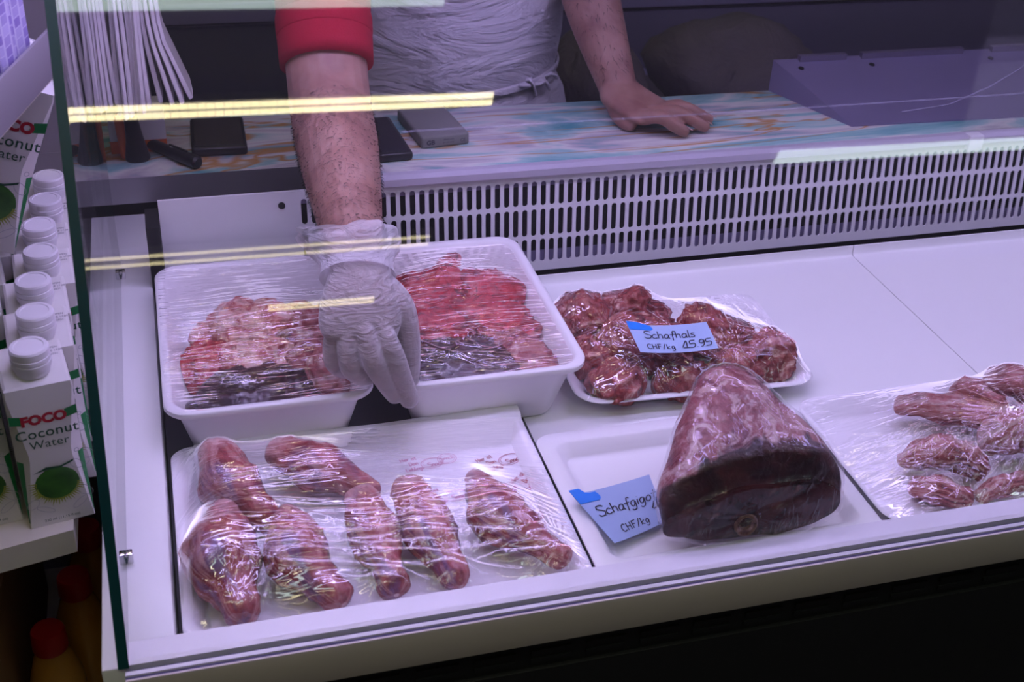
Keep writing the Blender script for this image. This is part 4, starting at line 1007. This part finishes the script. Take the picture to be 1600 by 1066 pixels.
b = nb(); box(b, -.30, .135, -.003, .0, 0, .0395, .0008, M4=frame(ro, rd, -rn, Vector((0, 0, 1)))); obj('price_rail', b, M['shelf_grey'], sh, label='grey price rail')
b = nb(); box(b, -.30, .135, .0005, .22, -.004, .004, 0, M4=frame(ro, rd, -rn, Vector((0, 0, 1)))); obj('upper_board', b, M['shelf'], sh, smooth=False)
pl = ['first lilac printed pack from the near end above the price rail', 'second lilac printed pack from the near end above the price rail', 'third lilac printed pack from the near end above the price rail',
      'fourth lilac printed pack from the near end above the price rail', 'fifth lilac printed pack from the near end above the price rail', 'lilac printed pack nearest the glass above the price rail']
for i in range(6):
    a = -.115 + i * .0385
    b = nb(); box(b, a, a + .0365, .004 + .003 * (i % 2), .090, .0042, .205 - .006 * (i % 3), .004, M4=frame(ro, rd, -rn, Vector((0, 0, 1))))
    c = ro + rd * (a + .018) - rn * .045
    tag(obj('printed_pack', b, M['pack'], loc=c), pl[i], 'pack', 'lilac packs on the upper shelf')

# coconut water cartons: square foot and top, eight-sided waist, slanted lid with screw cap
CW, CD, CH = .0272, .0250, .150
def carton_bm():
    b = nb(); L_ = []
    def ring(z, ch, wx, wy, dzf=0.0):
        c = max(ch, .0006)
        pts = [(wx, -wy + c), (wx, wy - c), (wx - c, wy), (-wx + c, wy), (-wx, wy - c), (-wx, -wy + c), (-wx + c, -wy), (wx - c, -wy)]
        return [(x, y, z + dzf * (y / wy)) for x, y in pts]
    L_ = [ring(0, .0005, CW, CD), ring(.002, .0008, CW, CD), ring(.070, .0100, CW, CD), ring(.078, .0100, CW, CD), ring(CH - .010, .0012, CW, CD, .002), ring(CH, .0008, CW - .0008, CD - .0008, .006), ring(CH + .0015, .0008, CW - .003, CD - .003, .006)]
    rings(b, L_); return b
def build_carton(label, k, group, detail=True):
    t = thing('coconut_water_carton', label, 'carton', (0, 0, 0), group)
    t.rotation_euler = (0, 0, 0)
    obj('carton_body', carton_bm(), M['carton'], t, angle=.3)
    b = nb(); lathe(b, [(.0135, CH - .002), (.0150, CH + .004), (.0150, CH + .006)], (0, -.006, 0), 28); obj('neck', b, M['cap_white'], t)
    b = nb(); prof = [(.0158, CH + .0055), (.0160, CH + .0065), (.0160, CH + .010), (.0150, CH + .0105), (.0160, CH + .0115), (.0160, CH + .0150), (.0152, CH + .0155), (.0158, CH + .0165), (.0158, CH + .0215), (.0148, CH + .0232), (.0120, CH + .0235), (.0115, CH + .0228), (.001, CH + .0228)]
    lathe(b, prof, (0, -.006, 0), 40); obj('cap', b, M['cap_white'], t, angle=.5)
    FX = frame((0, -CD - .0002, 0), (1, 0, 0), (0, 0, 1), (0, -1, 0))
    for s in (-1, 1):   # green bands beside the name and green stripes on the slanted sides
        b = nb(); b.faces.new([b.verts.new(FX @ Vector((x, z, .0003))) for x, z in [(.0170 * s, .118), (.0268 * s, .1205), (.0268 * s, .1115), (.0170 * s, .1095)][::s]])
        KEEP.add(id(b)); obj('green_band', b, M['green'], t, smooth=False, label='green band')
        b = nb(); b.faces.new([b.verts.new(p) for p in ((s * (CW + .0002), -CD + .0115, .073), (s * (CW + .0002), -CD + .0030, .122), (s * (CW + .0002), -CD + .0165, .122), (s * (CW + .0002), -CD + .0185, .073))])
        KEEP.add(id(b)); obj('green_stripe', b, M['green'], t, smooth=False, label='green side stripe')
        b = nb(); b.faces.new([b.verts.new(p) for p in ((s * (CW - .0001), -CD + .0095, .068), (s * (CW - .0050), -CD + .0046, .068), (s * (CW - .0004), -CD + .0004, .006), (s * (CW + .0001), -CD + .0012, .006))])
        KEEP.add(id(b)); obj('green_corner', b, M['green'], t, smooth=False, label='green corner stripe')
    b = nb(); text_bm(b, 'FOCO', .0128, FX @ Matrix.Translation((0, .1085, .0004)), .00075, space=1.02); obj('brand_lettering', b, M['focored'], t, smooth=False, label='red lettering')
    b = nb(); text_bm(b, 'Coconut', .0135, FX @ Matrix.Translation((.0005, .0945, .0004)), .0001, space=1.06); text_bm(b, 'Water', .0115, FX @ Matrix.Translation((.001, .0835, .0004)), .0000, space=1.05)
    v_b = nb(); text_bm(v_b, '330 ml (11.15 fl oz)', .0038, FX @ Matrix.Translation((0, .0045, .0004))); obj('volume_lettering', v_b, M['dkgreen'], t, smooth=False)
    obj('lettering', b, M['dkgreen'], t, smooth=False, label='dark green lettering')
    b = nb(); vs = ball(b, (0, 0, 0), (.0185, .0007, .0175), 3)
    for v in b.verts: v.co = Vector((v.co.x + .001, v.co.y - CD - .0002, v.co.z + .043))
    obj('coconut_picture', b, M['coco'], t)
    b = nb(); rnd = random.Random(3)
    for q in range(26):
        a = PI * (1.05 + .9 * q / 25); r0 = .0165; r1 = r0 + .004 + rnd.random() * .005
        b.faces.new([b.verts.new(FX @ Vector((.001 + rr_ * math.cos(a + da), .043 + rr_ * math.sin(a + da) * .95, .0004))) for rr_, da in ((r0, -.06), (r1, 0), (r0, .06))])
    for q in range(7):
        a = PI * (.93 + .04 * q)
        b.faces.new([b.verts.new(FX @ Vector((.001 + rr_ * math.cos(a + da), .043 + rr_ * math.sin(a + da), .0004))) for rr_, da in ((.017, -.04), (.0245, 0), (.017, .04))])
    KEEP.add(id(b)); obj('grass_picture', b, M['grass'], t, smooth=False)
    b = nb()
    for pts in ([(-.017, .058), (-.006, .0625), (.006, .0615), (.0175, .0655), (.0165, .0632), (.007, .0598), (-.005, .0600)],):
        b.faces.new([b.verts.new(FX @ Vector((x, z, .0006))) for x, z in pts])
    KEEP.add(id(b)); obj('leaf_picture', b, M['dkgreen'], t, smooth=False)
    b = nb()
    for (cx_, cz_, a_, b_) in ((.019, .060, .004, .006), (.022, .030, .0045, .008), (-.021, .026, .004, .006), (.017, .018, .008, .003), (-.012, .018, .008, .0025), (.021, .074, .002, .0016)):
        oval(b, FX @ Matrix.Translation((cx_, cz_, 0)) @ Matrix.Rotation(cx_ * 40, 4, 'Z'), a_, b_, .0004, n=16)
    obj('splash_picture', b, M['splash'], t, smooth=False)
    b = nb(); TT = frame((.0185, .004, CH + .0035), (1, 0, 0), (0, 1, .2), (0, 0, 1))
    for q in range(3): text_bm(b, ('OPEN', 'HERE 17.09', 'L2031')[q], .0032, TT @ Matrix.Translation((.0, .006 - q * .004, .0022)))
    obj('lid_lettering', b, M['ink'], t, smooth=False)
    b = nb(); e = frame((CW + .0003, .004, CH - .014), (0, 1, 0), (0, 0, 1), (1, 0, 0)); oval(b, e, .0045, .006, .0010, n=20); oval(b, e, .002, .003, .0006, n=14)
    obj('recycling_mark', b, M['ink'], t, smooth=False)
    return t
def kids(o): return [c for c in bpy.data.objects if c.parent == o]
def dup(t, loc, rot, label, group, sc=1.0):
    r = t.copy(); COL.objects.link(r); r.location = loc; r.rotation_euler = rot; r.scale = (sc,) * 3
    r['label'] = label
    if group: r['group'] = group
    for c in kids(t):
        d = c.copy(); COL.objects.link(d); d.parent = r
    return r
proto = build_carton('foremost coconut water carton at the front right of the shelf', 0, 'coconut water cartons on the shelf')
proto.location = (-.1310, .9090, SZ + .0003); proto.rotation_euler = (0, 0, .185)
ords = ['second', 'third', 'fourth', 'fifth', 'sixth', 'rearmost']
yy = .9090
for i in range(6):
    yy += .0560; dup(proto, (-.1285 - (.004 if i < 5 else -.001) * (i % 2), yy, SZ + .0003), (0, 0, .12 - .01 * i),
                     '%s coconut water carton in the right-hand shelf row, its white cap showing' % ords[i], 'coconut water cartons on the shelf')
for i in range(7):
    dup(proto, (-.1905 - .0015 * (i % 2), .915 + i * .0562, SZ + .0003), (0, 0, .15),
        '%s coconut water carton in the left-hand shelf row' % (['foremost'] + ords)[i], 'coconut water cartons on the shelf')
big = dup(proto, (-.183, 1.105, 1.0535), (math.radians(2), math.radians(21), .10), 'tilted coconut water carton lying on top of the other cartons under the price rail', 'coconut water cartons on the shelf', 1.13)
# juice bottles on the low shelf
def bottle(label, x, y, z0=.4052):
    t = thing('juice_bottle', label, 'bottle', (x, y, z0), 'red-capped juice bottles on the low shelf')
    b = nb(); lathe(b, [(.026, 0), (.030, .004), (.030, .09), (.0285, .10), (.030, .11), (.029, .135), (.020, .168), (.0155, .178), (.0155, .184)], (x, y, z0), 28); obj('bottle_body', b, M['juice'], t)
    b = nb(); lathe(b, [(.0185, .180), (.0190, .182), (.0180, .204), (.0165, .2065), (.001, .2068)], (x, y, z0), 28); obj('cap', b, M['redcap'], t, label='red cap')
    return t
bottle('foremost juice bottle with red cap below the shelf lip', -.1847, 1.0283); bottle('second juice bottle with red cap below the shelf lip', -.1599, 1.1090)
bottle('rearmost juice bottle with red cap behind the carton corner', -.1485, 1.1920)
b = nb(); box(b, -.34, -.224, .94, 1.32, .4052, .66, .002); tag(obj('cardboard_case', b, M['brown'], loc=(-.28, 1.13, .4052)), 'dark brown cardboard case on the low shelf beside the juice bottles', 'box')

# ------------------------------------------------------------------ behind the server
t = thing('steel_bench', 'long dark steel bench along the back wall', 'bench', (1.0, 2.7, 0))
b = nb(); box(b, -.4, 3.0, 2.30, 2.95, .86, .90, .004); obj('bench_top', b, M['bench_edge'], t)
b = nb(); box(b, -.4, 3.0, 2.33, 2.95, .10, .30, .004); obj('lower_shelf', b, M['bench'], t)
b = nb(); box(b, -.4, .75, 2.34, 2.36, .32, .84, .003); obj('cupboard_door', b, pbr('dark_door', (.03, .028, .034), .6), t)
b = nb(); box(b, .80, 3.0, 2.34, 2.36, .66, .84, .003); obj('drawer_front', b, M['bench'], t)
b = nb(); box(b, .80, 3.0, 2.318, 2.345, .695, .715, .004); obj('reflection_band', b, M['bench_edge'], t)  # bar drawn in place of a light band reflected in the front glass
b = nb(); box(b, .80, 3.0, 2.50, 2.52, .30, .66); obj('back_sheet', b, M['bench'], t, smooth=False)
for x in (-.38, .76, 2.96):
    b = nb(); box(b, x, x + .03, 2.34, 2.40, 0, .86, .003); obj('leg', b, M['bench'], t)
def sack(label, c, r, sd):
    b = nb(); vs = ball(b, c, r, 4)
    for v in vs:
        d = (v.co - Vector(c)); n_ = noise.fractal(v.co * 7 + Vector((sd, 0, 0)), .9, 2, 4); v.co += d * .22 * n_
        v.co.z = max(v.co.z, .7705)
    tag(obj('grocery_sack', b, M['sack'], loc=(c[0], c[1], .7705), angle=0), label, 'sack', 'sacks on the trolley')
#==PERSON==
# ------------------------------------------------------------------ the server
P_ = thing('person', 'person in red short-sleeved shirt and white apron reaching into the case with a gloved hand', 'person', (.40, 1.74, 0))
# skeleton points
Rsh, Rel, Rwr = (.190, 1.485, 1.350), (.1745, 1.262, 1.086), (.1600, 1.0235, 1.0385)
Lsh, Lel, Lwr = (.565, 1.555, 1.475), (.5500, 1.620, 1.240), (.5890, 1.4620, 1.0240)
b = nb()
loft(b, [(.405, 1.74, .80), (.403, 1.73, .90), (.400, 1.685, 1.02), (.397, 1.66, 1.12), (.390, 1.61, 1.25), (.380, 1.565, 1.36), (.377, 1.545, 1.44)],
     [(.150, .105), (.165, .115), (.150, .118), (.148, .118), (.160, .115), (.160, .100), (.085, .065)], (0, 1, 0), 32, 5)
loft(b, [(.377, 1.545, 1.42), (.374, 1.520, 1.50), (.372, 1.497, 1.56)], [.062, .055, .056], (0, 1, 0), 20, 4)
hc = Vector((.370, 1.470, 1.635)); ball(b, hc, (.076, .096, .112), 3)
ball(b, hc + Vector((0, -.045, -.070)), (.050, .050, .045), 2)
loft(b, [hc + Vector((0, -.094, .012)), hc + Vector((0, -.112, -.018)), hc + Vector((0, -.098, -.026))], [.008, .014, .010], (0, 0, 1), 10, 3)     # nose
for s in (-1, 1):
    loft(b, [hc + Vector((s * .074, .004, .02)), hc + Vector((s * .081, .012, 0)), hc + Vector((s * .074, .004, -.028))], [.009, .013, .007], (0, 1, 0), 10, 3)   # ears
loft(b, [hc + Vector((-.025, -.090, -.055)), hc + Vector((0, -.099, -.053)), hc + Vector((.025, -.090, -.055))], [.006, .008, .006], (0, 0, 1), 10, 3)             # lips
def limb(pts, rad, up=(0, 0, 1), seg=22): loft(b, pts, rad, up, seg, 6)
limb([(.25, 1.54, 1.37), Rsh, (.186, 1.41, 1.262), (.1775, 1.318, 1.1300), Rel, (.1715, 1.205, 1.0720), (.166, 1.12, 1.0560), Rwr], [.058, .060, .052, .046, .0455, .0440, .0370, .0265], (1, 0, 0))
limb([(.50, 1.56, 1.42), Lsh, (.558, 1.59, 1.36), Lel, (.560, 1.57, 1.17), (.5720, 1.520, 1.10), Lwr], [.058, .058, .048, .042, .042, .037, .026], (0, 1, 0))
for (hx, kx, fx, fy) in ((.325, .318, .312, 1.75), (.485, .492, .498, 1.79)):
    limb([(hx, 1.74, .86), (kx, 1.745, .48), (fx, fy + .02, .09)], [.086, .056, .040], (0, 1, 0)); limb([(fx, fy + .04, .045), (fx, fy - .17, .03)], [.042, .036])
# left hand, flat on the worktop
zt_ = WT
def fing(pts, rad): loft(b, pts, rad, (0.2, 0, 1), 12, 4)
loft(b, [(.589, 1.462, 1.022), (.593, 1.440, 1.016), (.607, 1.415, 1.011), (.620, 1.397, 1.008)], [(.027, .020), (.036, .019), (.041, .015), (.040, .012)], (0, 0, 1), 22, 5)
LH = [((.595, 1.386, 1.010), (.616, 1.366, 1.016), (.632, 1.360, 1.006), (.648, 1.359, .9965), .0090), ((.612, 1.390, 1.012), (.640, 1.376, 1.017), (.663, 1.372, 1.007), (.682, 1.371, .9965), .0092),
      ((.632, 1.404, 1.010), (.660, 1.396, 1.014), (.681, 1.395, 1.005), (.698, 1.394, .9963), .0086), ((.644, 1.420, 1.007), (.664, 1.417, 1.009), (.676, 1.416, 1.002), (.688, 1.414, .9955), .0080)]
for a, p, d, e, r in LH: fing([a, p, d, e], [r * 1.15, r * 1.08, r * .98, r * .85])
fing([(.580, 1.442, 1.010), (.576, 1.418, 1.004), (.579, 1.402, .9985), (.5855, 1.391, .9965)], [.014, .0122, .0108, .0088])
# right hand under the glove
GH = dict(
 index=[(.1710, .9555, .9975), (.1795, .9400, .9760), (.1895, .9410, .9440), (.1965, .9440, .9190)], middle=[(.1553, .9525, .9990), (.1610, .9370, .9740), (.1735, .9415, .9440), (.1830, .9455, .9260)],
 ring=[(.1400, .9540, .9945), (.1400, .9430, .9680), (.1500, .9500, .9500), (.1590, .9570, .9440)], little=[(.1275, .9630, .9880), (.1270, .9600, .9640), (.1345, .9660, .9490), (.1420, .9700, .9440)])
GR = dict(index=.0091, middle=.0093, ring=.0089, little=.0080)
def hand(b, k, tip=0.0):
    loft(b, [Rwr, (.1605, 1.0020, 1.0310), (.1570, .9810, 1.0170), (.1530, .9640, 1.0010), (.1515, .9555, .9930)], [(.0255 + k, .0195 + k), (.0290 + k, .0185 + k), (.0360 + k, .0168 + k), (.0378 + k, .0150 + k), (.0350 + k, .0120 + k)], (0, -.75, .65), 26, 6)
    for f, P in GH.items():
        r = GR[f] + k; root = tuple(np.array(P[0]) + (np.array((.1585, .985, 1.015)) - np.array(P[0])) * .45 + np.array((0, .004, -.004)))
        loft(b, [root] + P, [r * .8, r * .98, r * 1.10, r * .98, r * (.84 + tip)], (0, -1, .4), 16, 6)
    loft(b, [(.1760, 1.0010, 1.0180), (.1915, .9830, 1.0020), (.1985, .9720, .9760), (.1990, .9630, .9500), (.1985, .9560, .9340)], [.0165 + k, .0165 + k, .0130 + k, .0112 + k, .0090 + k], (0, -1, .4), 16, 5)
hand(b, -.0012)
body = remesh(b, .0021, 2)
obj('body', body, M['skin'], P_, angle=0)
b = nb(); hand(b, .0010, .1)
# loose cuff of the glove
gm = remesh(b, .0013, 2, 'glove'); gb = nb(); gb.from_mesh(gm)
glv = obj('glove', gb, M['glove'], P_, angle=0, label='thin clear vinyl glove')
b = nb(); lo = []
ax = (Vector(Rwr) - Vector((.1555, .9790, 1.0190))).normalized(); c_ = Vector((.1575, .9990, 1.0290)); sx = ax.cross(Vector((0, -.75, .65))).normalized(); sy = sx.cross(ax)
for k in range(12):
    s = k / 11; lp = []
    for j in range(48):
        a = 2 * PI * j / 48; wr = 1 + (.10 * s) * math.sin(5 * a + 1) * .6 + .05 * s * math.sin(11 * a + 3 * s) + .03 * math.sin(22 * s + 2 * a) * s
        fl_ = (.0365 - .004 * math.sin(PI * min(1, s * 1.5)) + .006 * s + .016 * s * s * max(0, math.cos(a - PI * (1.02))) ** 2)
        p = c_ + ax * (.047 * s + .006 * s * math.sin(2 * a + .6)) + sx * math.cos(a) * fl_ * wr + sy * math.sin(a) * fl_ * .72 * wr
        lp.append(tuple(p))
    lo.append(lp)
rings(b, lo, False, False); KEEP.add(id(b)); obj('glove_cuff', b, M['glove'], glv, angle=0)
# nails of the left hand
b = nb()
for a, p, d, e, r in LH[:3]:
    e = Vector(e); d = Vector(d); dr = (e - d).normalized(); s = dr.cross(Vector((0, 0, 1))).normalized(); n_ = s.cross(dr)
    rings(b, [[tuple(e + dr * (q * .004 - .001) + s * math.cos(t) * r * .55 + n_ * (r * .80 + .0004 * math.sin(t))) for t in np.linspace(0, PI, 6)] for q in (0, 1, 2)], False, False, closed=False)
KEEP.add(id(b)); obj('fingernails', b, pbr('nail', (.62, .38, .34), .3), P_)
# hair on the forearms
b = nb(); KEEP.add(id(b)); rnd = random.Random(5)
def hairs(pts, rad, n):
    Pc = catmull(pts, 20); Rc = catmull([(r, r) for r in rad], 20)
    for _ in range(n):
        i = rnd.randrange(2, len(Pc) - 2); c = Vector(Pc[i]); ax_ = Vector(Pc[i + 1] - Pc[i - 1]).normalized(); sd_ = ax_.cross(Vector((1, 0, .01)) if abs(ax_.x) < .9 else Vector((0, 0, 1))).normalized(); up_ = ax_.cross(sd_)
        a = rnd.random() * 2 * PI; o_ = (sd_ * math.cos(a) + up_ * math.sin(a)); p = c + o_ * (Rc[i][0] * .985)
        tdir = (ax_ * (.7 + rnd.random() * .5) + o_ * .35 + o_.cross(ax_) * rnd.uniform(-.7, .7)).normalized(); ln = .006 + rnd.random() * .007; wdt = o_.cross(tdir).normalized() * .00030
        q1 = p + tdir * ln * .5 + o_ * .0008; q2 = p + tdir * ln - o_ * .0002
        v = [b.verts.new(x) for x in (p - wdt, p + wdt, q1 + wdt * .7, q1 - wdt * .7, q2)]
        b.faces.new((v[0], v[1], v[2], v[3])); b.faces.new((v[3], v[2], v[4]))
hairs([Rel, (.1715, 1.205, 1.0720), (.166, 1.12, 1.0560), Rwr], [.0455, .0440, .0370, .0265], 2600)
hairs([Lel, (.560, 1.57, 1.17), (.5720, 1.520, 1.10), Lwr], [.042, .042, .037, .026], 700)
tag(obj('arm_hair', b, M['hair'], P_, smooth=False), kind='stuff')
# shirt
b = nb()
loft(b, [(.400, 1.685, 1.00), (.397, 1.66, 1.12), (.390, 1.61, 1.25), (.380, 1.565, 1.36), (.377, 1.545, 1.43)], [(.158, .126), (.156, .126), (.168, .123), (.168, .108), (.092, .072)], (0, 1, 0), 32, 5)
loft(b, [(.25, 1.54, 1.37), Rsh, (.187, 1.41, 1.262), (.180, 1.345, 1.165)], [.066, .066, .057, .0535], (1, 0, 0), 26, 6, round1=False)
loft(b, [(.50, 1.56, 1.42), Lsh, (.560, 1.588, 1.37), (.553, 1.612, 1.31)], [.066, .067, .058, .056], (0, 1, 0), 26, 6, round1=False)
shirt = obj('shirt', remesh(b, .006, 3, 'shirt'), M['red_cloth'], P_, angle=0, label='red short-sleeved polo shirt')
b = nb(); d0 = Vector((.180, 1.345, 1.165)); d1 = Vector((.1772, 1.312, 1.127))
loft(b, [d0 + (d0 - d1) * .15, d0, d0.lerp(d1, .33), d0.lerp(d1, .35), d0.lerp(d1, .37), d1], [.0535, .0545, .0540, .0522, .0535, .0525], (1, 0, 0), 36, 3, False, False); obj('sleeve_cuff', b, M['red_cloth'], shirt, angle=0)
# apron: a sheet round the front of the body, tied at the waist
b = nb(); lo = []
def apr(z, cx, cy, a, bb, t0, t1, ruff=0.0, n=48):
    return [(cx + (a + ruff * math.sin(t * 23)) * math.cos(t), cy + (bb + ruff * math.sin(t * 23)) * math.sin(t), z + ruff * .3 * math.sin(t * 9)) for t in np.linspace(t0, t1, n)]
for (z, cx, cy, a, bb, h, rf) in [(.52, .40, 1.70, .215, .200, 1.45, .012), (.70, .40, 1.70, .205, .190, 1.45, .012), (.88, .402, 1.700, .195, .170, 1.45, .009), (.955, .402, 1.692, .178, .152, 1.42, .004), (.985, .400, 1.685, .165, .142, 1.40, .001),
                          (1.00, .400, 1.682, .166, .146, 1.36, .001), (1.05, .399, 1.674, .170, .152, 1.30, .0), (1.12, .397, 1.660, .168, .150, 1.20, 0), (1.25, .390, 1.610, .178, .136, 1.0, 0), (1.36, .380, 1.565, .176, .122, .75, 0)]:
    lo.append(apr(z, cx, cy, a, bb, -PI / 2 - h, -PI / 2 + h, rf))
rings(b, lo, False, False, closed=False); bmesh.ops.subdivide_edges(b, edges=b.edges[:], cuts=1, smooth=.4, use_grid_fill=True); bmesh.ops.solidify(b, geom=b.faces[:], thickness=.0006)
apron = obj('apron', b, M['apron'], P_, angle=0, label='thin white plastic apron')
b = nb(); t_ = []
loft(b, [(.400 + .170 * math.cos(t), 1.684 + .150 * math.sin(t), .990 + .010 * math.cos(t)) for t in np.linspace(-PI, 0, 12)], [(.002, .006)] * 12, (0, 0, 1), 10, 3)
for q in range(5):
    loft(b, [(.478 + q * .010, 1.556 + q * .006, .993), (.483 + q * .012, 1.548 + q * .006, 1.000 + .006 * math.sin(q * 2)), (.492 + q * .012, 1.546 + q * .007, .990 + .008 * math.cos(q * 3))], [(.004, .002), (.008, .0025), (.004, .002)], (0, 0, 1), 8, 3)
obj('apron_tie', b, M['apron'], apron, angle=0)
# trousers, shoes, head hair, eyes
b = nb()
for (hx, kx, fx, fy) in ((.325, .318, .312, 1.75), (.485, .492, .498, 1.79)):
    loft(b, [(hx, 1.74, .90), (kx, 1.745, .48), (fx, fy + .02, .075)], [.096, .068, .056], (0, 1, 0), 24, 6)
loft(b, [(.405, 1.74, .82), (.403, 1.73, .92), (.401, 1.70, 1.0)], [(.160, .116), (.173, .124), (.158, .127)], (0, 1, 0), 30, 4); obj('trousers', remesh(b, .008, 3, 'trousers'), M['trouser'], P_, angle=0, label='dark trousers')
for fx, fy in ((.312, 1.75), (.498, 1.79)):
    b = nb(); loft(b, [(fx, fy + .055, .046), (fx, fy - .05, .046), (fx, fy - .185, .036)], [(.044, .046), (.046, .046), (.038, .030)], (0, 0, 1), 20, 5)
    for v in b.verts: v.co.z = max(v.co.z, .0005)
    obj('shoe', b, M['shoe'], P_, angle=0)
b = nb(); ball(b, hc + Vector((0, .016, .022)), (.084, .098, .106), 4)
for f in [f for f in b.faces if (f.calc_center_median() - hc).y < -.045 and (f.calc_center_median() - hc).z < .075 or (f.calc_center_median() - hc).z < -.045]: b.faces.remove(f)
for v in b.verts: v.co += (v.co - hc).normalized() * .004 * noise.noise(v.co * 60)
KEEP.add(id(b)); obj('hair', b, M['hair'], P_, angle=0, label='short dark hair')
for s in (-1, 1):
    b = nb(); ball(b, hc + Vector((s * .030, -.080, .014)), (.0125, .0125, .0100), 3); e = obj('eye', b, M['eye'], P_, angle=0)
    b = nb(); ball(b, hc + Vector((s * .030, -.0900, .013)), (.0052, .003, .0052), 2); obj('iris', b, M['hair'], e, angle=0)
t = thing('serving_trolley', 'dark trolley behind the worktop carrying two sacks', 'trolley', (.92, 1.95, 0))
b = nb(); box(b, .60, 1.30, 1.74, 2.16, .74, .77, .004); obj('trolley_top', b, M['bench'], t)
b = nb(); box(b, .62, 1.28, 1.76, 2.14, .20, .22, .004); obj('lower_tray', b, M['bench'], t)
for x in (.61, 1.27):
    for y in (1.75, 2.13):
        b = nb(); box(b, x, x + .02, y, y + .02, 0, .74, .003); obj('leg', b, M['bench'], t)
sack('large dark brown sack slumped on the trolley right of the bare hand', (1.00, 1.93, .85), (.16, .13, .10), 3)
sack('smaller grey sack on the trolley behind the bare forearm', (.73, 1.93, .84), (.08, .12, .09), 9)
